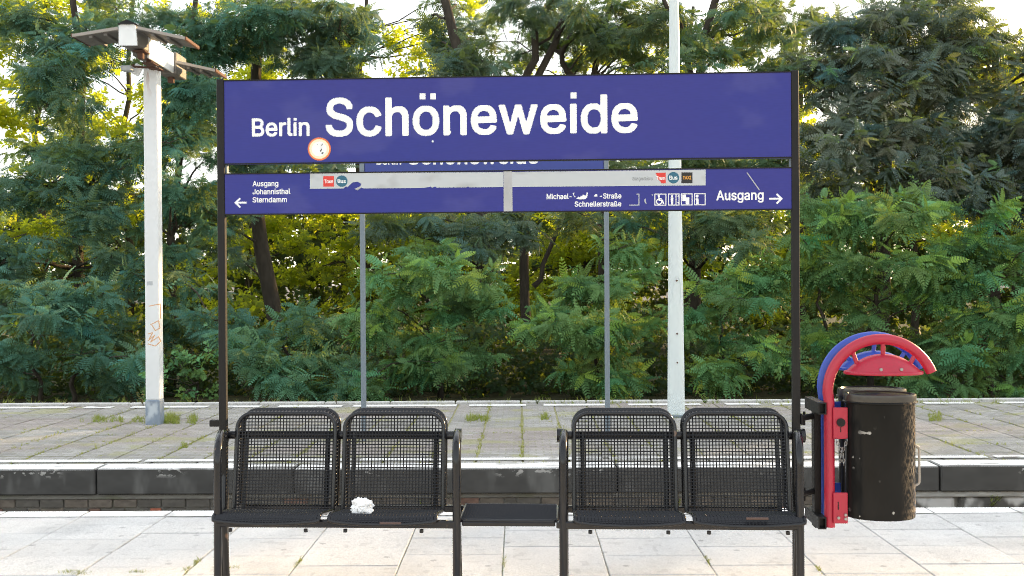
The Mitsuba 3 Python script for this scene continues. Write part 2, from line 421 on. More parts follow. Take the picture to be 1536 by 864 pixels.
ya = float(on(768, 689.5, ZF)[1])
for m in line_strokes(ya - 0.06, ya + 0.06, 0.10, 0.7, 2.6, 6): obj('safety_line', m, 'mat_line_paint', 'opposite_platform')
ya = float(on(768, 608.5, ZF)[1])
for m in line_strokes(ya - 0.09, ya + 0.09, 0.5, 0.4, 1.6, 8): obj('back_line', m, 'mat_line_paint', 'opposite_platform')

# ------------------------------------------------------------------ the wall under the far platform's edge
wall = thing('platform_wall', 'dark brick and concrete wall with white topped coping under the opposite platform edge', 'wall')
zc0 = float(at(768, 740, YC)[2])                            # underside of the coping
zb0 = float(at(768, 749, YC)[2])
jx = [at(u, 700, YC)[0] for u in (-900, -540, -155, 143, 441, 926, 1410, 1890, 2370)]
r3 = np.random.default_rng(9)
for a, b in zip(jx[:-1], jx[1:]):
    dy = r3.uniform(-0.015, 0.01)
    m = box(a + 0.008, b - 0.008, YC + dy, YC + 0.285, zc0, ZF + r3.uniform(0.0, 0.01), 0.012)
    obj('coping_stone', m, 'mat_coping', wall)
YW = YC + 0.07
obj('backing', box(-14, 14, YW + 0.02, YW + 0.18, -1.3, zc0 - 0.004), 'mat_mortar', wall)
obj('mortar_ledge', box(-14, at(1238, 745, YC)[0], YW - 0.015, YW + 0.018, zb0 + 0.004, zc0 - 0.003, 0.008), 'mat_mortar', wall)
xr = at(1225, 745, YC)[0]
obj('pale_ledge', box(xr + 0.1, 14, YW - 0.05, YW + 0.018, zb0 - 0.004, zc0 - 0.003, 0.012), 'mat_ledge', wall)
for a, b in ((1228, 1436), (1442, 1700), (1706, 2050)):
    obj('render_panel', box(at(a, 745, YC)[0], at(b, 745, YC)[0], YW - 0.02, YW + 0.018, -1.12, zb0 - 0.01, 0.02), 'mat_render', wall)
BH, BW = 0.092, 0.245
for c in range(4):
    z1 = zb0 - c * BH; x = -7.4 + (c % 2) * BW / 2
    while x < xr - 0.1:
        dy = r3.uniform(-0.008, 0.004); w = BW if r3.random() < 0.8 else BW / 2
        m = box(x + 0.007, min(x + w, xr) - 0.007, YW + dy, YW + 0.03, z1 - BH + 0.012, z1, 0.004)
        pu = 768 + 1500 * x / YC
        q = 3 if (-7.4 < x and 190 < pu < 262 and r3.random() < 0.45) else int(r3.choice([0, 0, 0, 1, 1, 2]))
        obj('brick', m, f'mat_brick_{q}', wall); x += w

# ------------------------------------------------------------------ station sign
sign = thing('station_sign', 'wide blue station name board on two dark posts, standing behind the near bench', 'station sign')
xp0, xp1 = loc(335, 400, 0)[0], loc(1192, 400, 0)[0]
zt = loc(765, 116, 0)[1]
for xx, n in ((xp0, 0), (xp1, 1)):
    obj('post', local(box(xx - 0.019, xx + 0.019, -0.032, 0.002, 0.0, zt + 0.008, 0.003)), 'mat_post', sign)
    obj('foot_plate', local(box(xx - 0.07, xx + 0.07, -0.07, 0.07, 0.0, 0.012, 0.003)), 'mat_post', sign)
zs = loc(330, 635, 0)[1]
obj('stub_bracket', local(box(xp0 - 0.075, xp0 - 0.0195, -0.018, 0.018, zs - 0.016, zs + 0.018, 0.003)), 'mat_post', sign)
PX0, PX1 = xp0 + 0.0195, xp1 - 0.0195
zA1, zA0 = zt, loc(765, 242, 0)[1]
zB1, zB0 = loc(765, 257.0, 0)[1], loc(765, 318.5, 0)[1]
YF = -0.028
for nm, a, b in (('name_panel', zA0, zA1), ('direction_panel', zB0, zB1)):
    p_ = obj(nm, local(box(PX0, PX1, YF, 0.022, a, b, 0.002)), 'mat_sign_blue', sign)
    for e in (a, b): obj('edge_strip', local(box(PX0, PX1, YF - 0.004, YF + 0.01, e - 0.003, e + 0.003)), 'mat_post', p_)
for u in (340, 1186.5):
    xx = loc(u, 249, 0)[0]
    obj('spacer', local(box(xx - 0.006, xx + 0.006, -0.015, 0.015, zB1 + 0.004, zA0 - 0.004)), 'mat_galvanised', sign)
NP, DP = sign + '__name_panel', sign + '__direction_panel'
YT = YF - 0.0012


def text(s, u0, u1, vb, vc, m, parent, cap=None, bold=True, y=YT, frame=None, name='lettering'):
    """Lettering between photo columns u0 and u1 with its baseline at vb and its capitals' top at vc."""
    f = frame or (lambda u, v: loc(u, v, YF))
    (x0, z0), (x1, _), (_, z1) = f(u0, vb), f(u1, vb), f((u0 + u1) / 2, vc)
    z0 = f((u0 + u1) / 2, vb)[1]
    h = z1 - z0
    q = lettering(s, bold, 0.016 if h > 0.06 else 0); lo, _, hi, _ = q.bounds
    kx, kz = (x1 - x0) / (hi - lo), h / HCAP
    q = sa.affine_transform(q, [kx, 0, 0, kz, x0 - lo * kx, z0])
    return obj(name, local(prism(q, y, y + 0.0010)), m, parent)


def flat(polys, m, parent, name, y=YT, t=0.0010, label=None):
    return obj(name, local(prism(unary_union(polys), y, y + t)), m, parent, label=label)


def px(pts, y=YF):
    return sg.Polygon([loc(u, v, y) for u, v in pts])


def prect(u0, v0, u1, v1): return px([(u0, v0), (u1, v0), (u1, v1), (u0, v1)])


def pcirc(u, v, r, n=40): return px([(u + r * math.cos(a), v + r * math.sin(a)) for a in np.linspace(0, 2 * math.pi, n, endpoint=False)])


def pline(pts, w):
    return sg.LineString([loc(u, v, YF) for u, v in pts]).buffer(w / 2 / 291.0, cap_style=2, join_style=2)


text('Berl\u0131n', 378, 464.5, 203.5, 177, 'mat_sign_white', NP)
text('Schonewe\u0131de', 488.5, 957, 200.0, 143.5, 'mat_sign_white', NP)
flat([prect(629.5, 140, 638.3, 149), prect(645.3, 140, 654, 149), prect(855.8, 138.6, 864.8, 147.8), prect(440.6, 177, 445.4, 181)], 'mat_sign_white', NP, 'lettering')
flat([px([(665, 191), (670, 189), (677, 198), (675, 201), (671, 199)])], 'mat_sign_white', NP, 'paint_flake')
flat([pcirc(649, 212, 1.6, 9)], 'mat_sign_white', NP, 'paint_flake')
flat([pcirc(479, 223.5, 17.3)], 'mat_sticker_orange', NP, 'sticker')
st = NP + '__sticker'
scene[st + '__ring'] = mikit.ply(local(prism(pcirc(479, 223.5, 14.8), YT - 0.0008, YT)), 'mat_sticker_cream') if False else None
del scene[st + '__ring']
flat([pcirc(479, 223.5, 14.9)], 'mat_sticker_cream', NP, 'sticker_ring', y=YT - 0.0010)
flat([pcirc(479, 223.5, 11.2)], 'mat_sign_white', NP, 'sticker_centre', y=YT - 0.0020)
flat([px([(480, 226), (483.5, 222.5), (483, 225.5), (481, 228)]), px([(482, 229.5), (485.5, 228), (485, 231), (483, 231)]), px([(481, 218), (485, 215.5), (483, 219)]), px([(476, 216), (478, 217.5), (476.5, 217.5)])], 'mat_sign_black', NP, 'sticker_mark', y=YT - 0.0030)
for s, vb, u1 in (('Ausgang', 279.0, 417.5), ('Johannisthal', 291.0, 435.5), ('Sterndamm', 303.2, 430.5)):
    text(s, 379, u1, vb, vb - 7.8, 'mat_sign_white', DP)
flat([pline([(354, 304), (370, 304)], 2.6), pline([(360.5, 297.5), (353.2, 304), (360.5, 311)], 2.6)], 'mat_sign_white', DP, 'arrow')
strip_l = [px([(465, 260), (755, 258.2), (755, 280.5), (704, 281), (702, 279.5), (700, 281), (655, 281.5), (653, 279.6), (648, 281.7), (646, 280), (634, 282), (545, 282.5), (540, 281), (542, 276), (537, 272.6), (529, 273.5), (524, 278), (521, 281), (519, 279.5), (515, 282.8), (465, 283.2)])]
flat(strip_l, 'mat_sign_pale', DP, 'pale_strip', label='pale grey strip torn along its lower edge')
flat([px([(768, 258), (1058.5, 254.5), (1058.5, 278.0), (862, 279.6), (768, 280.5)])], 'mat_sign_pale', DP, 'pale_strip')
flat([px([(532, 283.2), (540, 279.5), (542.8, 281), (536, 285.5)])], 'mat_tape', DP, 'torn_flap')
Y2 = YT - 0.0011
flat([prect(485, 264.2, 501, 280)], 'mat_sign_red', DP, 'tram_badge', y=Y2)
text('Tram', 486.6, 499.8, 274.6, 269.4, 'mat_sign_white', DP, y=Y2 - 0.0011)
flat([pcirc(512.8, 271.8, 8.6)], 'mat_sign_teal', DP, 'bus_badge', y=Y2)
text('Bus', 506.6, 518.8, 274.4, 268.8, 'mat_sign_white', DP, y=Y2 - 0.0011)
flat([px([(983, 259.5), (998.6, 259), (998.6, 274.8), (992, 275), (990, 271.5), (985.5, 268), (985, 263)])], 'mat_sign_red', DP, 'tram_badge', y=Y2, label='red tram badge with a torn corner')
text('Tram', 984.4, 997.6, 269.8, 264.4, 'mat_sign_white', DP, y=Y2 - 0.0011)
flat([pcirc(1010, 266.6, 8.6)], 'mat_sign_teal', DP, 'bus_badge', y=Y2)
text('Bus', 1003.8, 1016, 269.4, 263.6, 'mat_sign_white', DP, y=Y2 - 0.0011)
flat([prect(1022, 258.6, 1038.6, 274.8)], 'mat_sign_black', DP, 'taxi_badge', y=Y2)
text('TAXI', 1024.2, 1036.6, 269.0, 264.0, 'mat_sign_orange', DP, y=Y2 - 0.0011)
text('Bürgerbüro', 949, 979, 270.4, 265.2, 'mat_sign_grey', DP, bold=False, y=Y2)
flat([px([(755.5, 256.5), (768.0, 256.2), (769, 317.6), (755.6, 318)])], 'mat_tape', DP, 'tape_strip', y=YT - 0.0004, t=0.0014)
text('Michael-', 820, 857.5, 298.4, 290.6, 'mat_sign_white', DP)
text('-Straße', 899.8, 932, 297.6, 289.8, 'mat_sign_white', DP)
text('Schnellerstraße', 862, 932, 309.6, 301.8, 'mat_sign_white', DP)
flat([px([(859, 290.5), (861.5, 288.8), (860.6, 293), (863.6, 295.4), (862, 296)]), px([(864, 298), (866.5, 296.5), (867, 294.5), (868.4, 296), (870.6, 295.4), (871.4, 293.4), (873, 294.8), (874.4, 291.8), (877, 293), (879, 293.4), (880, 288.8), (882, 288.8), (880.6, 296), (878, 298.6), (870, 299)]),
      px([(890.5, 294.5), (893, 291.4), (895.6, 291), (896, 294.4), (893.6, 295)])], 'mat_sign_white', DP, 'lettering_remnant')


def frame(u0, v0, u1, v1, w=1.2): return prect(u0, v0, u1, v1).difference(prect(u0 + w, v0 + w, u1 - w, v1 - w))


F = [frame(981.6, 290.6, 999.4, 308.4), frame(1002, 290.4, 1019.2, 308.2), frame(1021.4, 290.2, 1038.8, 308), frame(1041, 290, 1058.4, 307.8)]
names = ('wheelchair_pictogram', 'lift_pictogram', 'locker_pictogram', 'information_pictogram')
W = [[pcirc(988.2, 293.8, 1.7, 14), pline([(988.4, 295.4), (989, 300.4), (993.4, 300.6), (995.6, 306)], 2.0), pcirc(988.6, 302.6, 4.6).difference(pcirc(988.6, 302.6, 3.1)).difference(px([(989.5, 297), (994, 297), (994, 301.5), (989.5, 301.5)])), pline([(989, 297.6), (992.6, 298.4)], 1.4)],
     [pcirc(1008, 294.2, 1.6, 14), prect(1006.2, 296, 1009.8, 302.4), prect(1006.6, 302, 1007.9, 306.6), prect(1008.3, 302, 1009.6, 306.6), prect(1013.4, 291.4, 1014.6, 307.4), px([(1016, 295), (1017.6, 292.6), (1018.6, 295)]), px([(1016, 303), (1018.6, 303), (1017.4, 306)])],
     [prect(1023.4, 292.2, 1029, 301.6), prect(1028.6, 296, 1033.8, 306.4), pcirc(1027.4, 293.6, 1.8, 12)],
     [pcirc(1045.6, 294.2, 2.2, 14), prect(1043.4, 297.4, 1047.6, 300), prect(1044.2, 299.6, 1048.0, 306.2)]]
for n_, f_, w_ in zip(names, F, W): flat([f_] + w_, 'mat_sign_white', DP, n_)
flat([pline([(944, 307.8), (958.4, 307.6), (958.4, 291.2), (954.5, 291.3)], 1.2), px([(966, 300), (968.5, 297.6), (968.6, 302), (970, 306), (968, 305)]), px([(977, 291.6), (979.6, 291.6), (979, 294)])], 'mat_sign_pale', DP, 'scratched_pictogram')
text('Ausgang', 1074.5, 1145.5, 299.6, 285.4, 'mat_sign_white', DP)
flat([pline([(1153.5, 298.2), (1172, 298)], 2.6), pline([(1164.8, 291), (1172.3, 298), (1164.8, 305.4)], 2.6)], 'mat_sign_white', DP, 'arrow')
flat([pline([(1120.5, 259), (1139, 285)], 1.3)], 'mat_tape', DP, 'scratch')

# ------------------------------------------------------------------ benches: two pairs of wire seats with a table between
bench = thing('seat_bench', 'black wire mesh bench with two pairs of seats and a small table under the sign', 'bench')
YFr, YBk = -0.38, 0.03                                     # front and back of the seats in the frame's depth


def lx(u, v, y): return loc(u, v, y)[0]


zpipe, zbeam = loc(765, 653, 0.03)[1], loc(765, 784, -0.33)[1]
zarm = loc(765, 655, -0.15)[1]
ends = [[lx(327, 800, -0.36), lx(685, 800, -0.36)], [lx(845, 800, -0.36), lx(1200, 800, -0.36)]]
for g, (xa, xb) in enumerate(ends):
    for xx, sgn, up_, uc_ in ((xa, -1, (338, 848)[g], (336, 839)[g]), (xb, 1, (687, 1195)[g], (689, 1203)[g])):
        xq, xe = lx(up_, 655, 0.03), lx(uc_, 655, 0.03)
        # one bent tube: front leg, armrest, back to the pipe
        pts = bend([(xx, -0.37, 0.0), (xx, -0.36, zbeam), (xx + (xq - xx) * 0.03, -0.35, zarm - 0.02), (xx + (xq - xx) * 0.45, -0.18, zarm + 0.03), (xq, 0.025, zpipe)], 0.12, 10)
        fr = obj('end_frame', local(tube(pts, 0.0195, 12)), 'mat_black_paint', bench, smooth=40)
        obj('rear_leg', local(tube(bend([(xx + (xq - xx) * 0.75, -0.02, 0.0), (xx + (xq - xx) * 0.8, -0.06, zbeam - 0.02), (xq, 0.03, zpipe)], 0.05), 0.0165, 10)), 'mat_black_paint', fr, smooth=40)
        obj('side_rail', local(tube([(xx, -0.36, zbeam), (xx + (xq - xx) * 0.8, -0.06, zbeam - 0.015)], 0.015, 8)), 'mat_black_paint', fr, smooth=40)
        for xf, yf in ((xx, -0.37), (xx + (xq - xx) * 0.75, -0.02)): obj('foot', local(cyl((xf, yf, 0), (xf, yf, 0.012), 0.04)), 'mat_black_paint', fr)
        obj('end_cap', local(cyl((xe - sgn * 0.022, 0.03, zpipe), (xe + sgn * 0.012, 0.03, zpipe), 0.036, 20)), 'mat_black_paint', bench, smooth=30)
    obj('back_pipe', local(cyl((lx((336, 839)[g], 655, 0.03), 0.03, zpipe), (lx((689, 1203)[g], 655, 0.03), 0.03, zpipe), 0.0215, 14)), 'mat_black_paint', bench, smooth=40)
    obj('seat_beam', local(box(xa, xb, -0.375, -0.340, zbeam - 0.020, zbeam + 0.016, 0.006)), 'mat_black_paint', bench)
    obj('rear_beam', local(box(xa, xb, 0.03, 0.06, zbeam - 0.035, zbeam + 0.0, 0.006)), 'mat_black_paint', bench)


def rrect(w, h, r, n=7):
    """Corners of a rounded rectangle around (0, 0), counter-clockwise."""
    out = []
    for cx, cy, a0 in ((w / 2 - r, h / 2 - r, 0), (-w / 2 + r, h / 2 - r, 90), (-w / 2 + r, -h / 2 + r, 180), (w / 2 - r, -h / 2 + r, 270)):
        for t in np.linspace(0, 90, n): out.append((cx + r * math.cos(math.radians(a0 + t)), cy + r * math.sin(math.radians(a0 + t))))
    return out


SWD = 0.515                                                 # width of one seat
zsf, zsr = loc(765, 776, -0.35)[1], loc(765, 766, -0.08)[1]
ztop = loc(765, 619, 0.03)[1]


def ubend(w, top, r, n=8):
    """An upside-down U in x-z from (-w/2, 0) over the rounded top to (w/2, 0)."""
    c = [(-w / 2, 0.0)]
    for t in np.linspace(180, 90, n): c.append((-w / 2 + r + r * math.cos(math.radians(t)), top - r + r * math.sin(math.radians(t))))
    for t in np.linspace(90, 0, n): c.append((w / 2 - r + r * math.cos(math.radians(t)), top - r + r * math.sin(math.radians(t))))
    return c + [(w / 2, 0.0)]


def back_y(z):                                              # the back leans: depth of its front face at height z above the seat
    return -0.085 + 0.085 * z / 0.5


HB = ztop - zsr
seat0 = {}


def wires(poly_x, poly_z, place, pitch, r):
    ms = []
    return ms


def bar(p0, p1, a, b):
    """A flat wire from p0 to p1, a wide and b deep (square section made of four sides)."""
    return tube([p0, p1], (a + b) / 2 * 0.707 * 2 ** 0.5, 4, cap=False)


def half_width(z, w, top, r):
    return w / 2 if z < top - r else w / 2 - r + math.sqrt(max(r * r - (z - top + r) ** 2, 0))


def seat_meshes():
    w, r = SWD, 0.075
    rim, grid, mid = [], [], []
    f = [np.array((x, back_y(z), z)) for x, z in ubend(w, HB, r)]
    b = [np.array((x, back_y(z) + 0.095, z + 0.006)) for x, z in ubend(w - 0.004, HB, r)]
    rim = [tube(f, 0.0105, 10), tube(b, 0.0125, 10)]
    # the band between the two rims
    lens = np.cumsum([0] + [np.linalg.norm(q - p) for p, q in zip(f[:-1], f[1:])])
    n = int(lens[-1] / 0.0185)
    for s in np.linspace(0, lens[-1], n):
        p = np.array([np.interp(s, lens, [q[k] for q in f]) for k in range(3)]); q = np.array([np.interp(s, lens, [e[k] for e in b]) for k in range(3)])
        grid.append(tube([p, q], 0.0046, 4, cap=False))
    for t in (0.33, 0.66):
        grid.append(tube([p * (1 - t) + q * t for p, q in zip(f, b)], 0.0044, 4, cap=False))
    pitch = 0.0165
    k = int(w / 2 / pitch)
    for i in range(-k, k + 1):
        x = i * pitch
        ax = abs(x); zt_ = HB if ax < w / 2 - r else HB - r + math.sqrt(max(r * r - (ax - w / 2 + r) ** 2, 0))
        grid.append(tube([(x, back_y(z) - 0.022 * math.sin(math.pi * z / HB) * (1 - (2 * x / w) ** 2) * -0.6, z) for z in np.linspace(0.0, zt_, 7)], 0.0028, 4, cap=False))
    z = 0.012
    while z < HB - 0.006:
        h = half_width(z, w, HB, r)
        grid.append(tube([(x, back_y(z) + 0.0132 * math.sin(math.pi * z / HB) * (1 - (2 * x / w) ** 2), z) for x in np.linspace(-h, h, 7)], 0.0027, 4, cap=False))
        z += pitch
    # seat pan: waterfall front, dished in the middle
    def pan(x, t):                                           # t 0 at the back .. 1 at the front lip, 1.2 below it
        y = -0.085 + (YFr + 0.085) * (t if t < 0.98 else 0.98 + 0.3 * (t - 0.98))
        s = 1 - (2 * x / w) ** 2
        zz = 0.0 + 0.047 * t - 0.012 * s * math.sin(math.pi * min(t, 1))
        if t > 0.86: zz -= 0.036 * ((t - 0.86) / 0.34) ** 1.5 + 0.016 * s * (t - 0.86) / 0.34
        return np.array((x, y, zz))
    ts = list(np.linspace(0, 0.86, 7)) + [0.92, 0.97, 1.02, 1.08, 1.14, 1.2]
    for i in range(-k, k + 1):
        grid.append(tube([pan(i * pitch, t) for t in ts], 0.0066, 4, cap=False))
    for t in np.arange(0.03, 1.19, pitch / (-(YFr + 0.085))):
        grid.append(tube([pan(x, t) for x in np.linspace(-w / 2, w / 2, 9)], 0.0062, 4, cap=False))
    edge = [pan(-w / 2, t) for t in ts] + [pan(x, 1.2) + np.array((0, 0, -0.004)) for x in np.linspace(-w / 2 + 0.02, w / 2 - 0.02, 11)] + [pan(w / 2, t) for t in ts[::-1]]
    pans = tube(edge, 0.0095, 8)
    stay = ([tube([(-w * 0.30, -0.33, 0.004), (-w * 0.30, -0.04, -0.036)], 0.010, 8), tube([(w * 0.30, -0.33, 0.004), (w * 0.30, -0.04, -0.036)], 0.010, 8)])
    strap = ([tube([(sx * (w / 2 - 0.045), back_y(z) + 0.03, z) for z in np.linspace(-0.03, HB - 0.10, 5)], 0.012, 8) for sx in (-1, 1)])
    bolt = ([cyl((sx * w * 0.36, -0.355, -0.030), (sx * w * 0.36, -0.355, -0.045), 0.010, 8) for sx in (-1, 1)])
    return {'back_rim': (rim[0], 'mat_black_paint', 50, None), 'back_rim_001': (rim[1], 'mat_black_paint', 50, None), 'wire_mesh': (cat(grid), 'mat_wire', False, 'stuff'), 'seat_rim': (pans, 'mat_black_paint', 50, None),
            'seat_stay': (stay[0], 'mat_black_paint', 50, None), 'seat_stay_001': (stay[1], 'mat_black_paint', 50, None), 'back_stay': (strap[0], 'mat_black_paint', 50, None), 'back_stay_001': (strap[1], 'mat_black_paint', 50, None),
            'bolt': (bolt[0], 'mat_black_paint', False, None), 'bolt_001': (bolt[1], 'mat_black_paint', False, None)}


protos = {k: (mikit.ply(m, b, smooth=s), kind) for k, (m, b, s, kind) in seat_meshes().items()}
seat_mid = [427, 590, 937, 1105]
for i, um in enumerate(seat_mid):
    xx = lx(um, 690, -0.05)
    sx = numbered(f'{bench}__seat')
    labels[sx] = {'label': 'wire mesh seat'}
    M = LM.copy(); M[:3, 3] = LM[:3, 3] + XL * xx + np.array([0, 0, zsr])
    for k, (d, kind) in protos.items():
        key = f'{sx}__{k}'; scene[key] = {**d, 'to_world': mi.ScalarTransform4f(M)}
        if kind: labels[key] = {'kind': kind}
del labels[f'{bench}__seat'], labels[f'{bench}__seat_001'], labels[f'{bench}__seat_002'], labels[f'{bench}__seat_003']
# the worn patches on two front lips
for um, v in ((585, 784), (1135, 777)):
    x, z = loc(um, v, -0.395)
    obj('worn_patch', local(box(x - 0.05, x + 0.055, -0.403, -0.394, z - 0.008, z + 0.004, 0.003)), 'mat_bare_metal', bench)
# little table between the pairs
x0, x1 = lx(694, 770, -0.2), lx(836, 770, -0.2)
zt1, zt0 = loc(765, 758, -0.02)[1], loc(765, 781, -0.34)[1]
tb = []
for i in range(int((x1 - x0) / 0.014) + 1):
    x = x0 + i * 0.014; tb.append(tube([(x, -0.34, zt0), (x, -0.02, zt1)], 0.0075, 4, cap=False))
for j in range(25):
    t = j / 24; tb.append(tube([(x0, -0.34 + 0.32 * t, zt0 + (zt1 - zt0) * t), (x1, -0.34 + 0.32 * t, zt0 + (zt1 - zt0) * t)], 0.0085, 4, cap=False))
tb.append(trimesh.Trimesh(np.array([(x0, -0.34, zt0 - 0.003), (x1, -0.34, zt0 - 0.003), (x1, -0.02, zt1 - 0.003), (x0, -0.02, zt1 - 0.003)]), [(0, 1, 2), (0, 2, 3)], process=False))
table = obj('table', local(cat(tb)), 'mat_wire', bench, kind='stuff')
rim = [(x0, -0.02, zt1), (x1, -0.02, zt1), (x1, -0.345, zt0), (x0, -0.345, zt0), (x0, -0.02, zt1)]
obj('rim', local(tube(bend(rim, 0.03), 0.009, 8)), 'mat_black_paint', table, smooth=50)
obj('apron', local(box(x0 + 0.01, x1 - 0.01, -0.356, -0.34, zt0 - 0.024, zt0 - 0.004, 0.004)), 'mat_black_paint', table)
for xx, s in ((x0, -1), (x1, 1)):
    obj('bracket', local(box(xx - 0.03 if s < 0 else xx - 0.005, xx + 0.005 if s < 0 else xx + 0.03, -0.37, -0.33, zt0 - 0.03, zt0 + 0.0, 0.004)), 'mat_black_paint', table)

# crumpled tissue on the second seat
ti = trimesh.creation.icosphere(subdivisions=3, radius=1.0)
n_ = ti.vertices / np.linalg.norm(ti.vertices, axis=1, keepdims=True)
d_ = 0.62 + 0.9 * np.abs(meshkit.noise(n_ * 1.7 + 3) - 0.5) + 0.55 * np.abs(meshkit.noise(n_ * 3.1 + 9) - 0.5)
ti.vertices = n_ * d_[:, None] * np.array([0.066, 0.052, 0.060])
x, z = loc(543, 765, -0.28)
ti.vertices += np.array([x, -0.28, z + 0.016])
tk = obj('crumpled_tissue', local(ti), 'mat_tissue', smooth=12)
labels[tk] = {'label': 'crumpled white paper tissue lying on the second seat from the left', 'category': 'tissue'}

# ------------------------------------------------------------------ litter bin pair
lb = thing('litter_bin', 'pair of black litter bins under red and blue arches, fixed to the right sign post', 'litter bin')
YN, YR = 0.0, 0.25                                          # depth of the near (red) and rear (blue) bin


def bx(u, v, y): return loc(u, v, y)


def arch(u_bar, v_bot, uc, vc, rpx, y, shift):
    xb, zb = bx(u_bar, v_bot, 0.0); xc, zc = bx(uc, vc, 0.0); r = rpx / 291.0
    pts = [(xb + shift, y, zb), (xb + shift, y, zc - 0.05)]
    xl = xc - r
    for t in np.linspace(180, 22, 30):
        pts.append((xc + r * math.cos(math.radians(t)) + shift, y, zc + r * math.sin(math.radians(t))))
    return pts


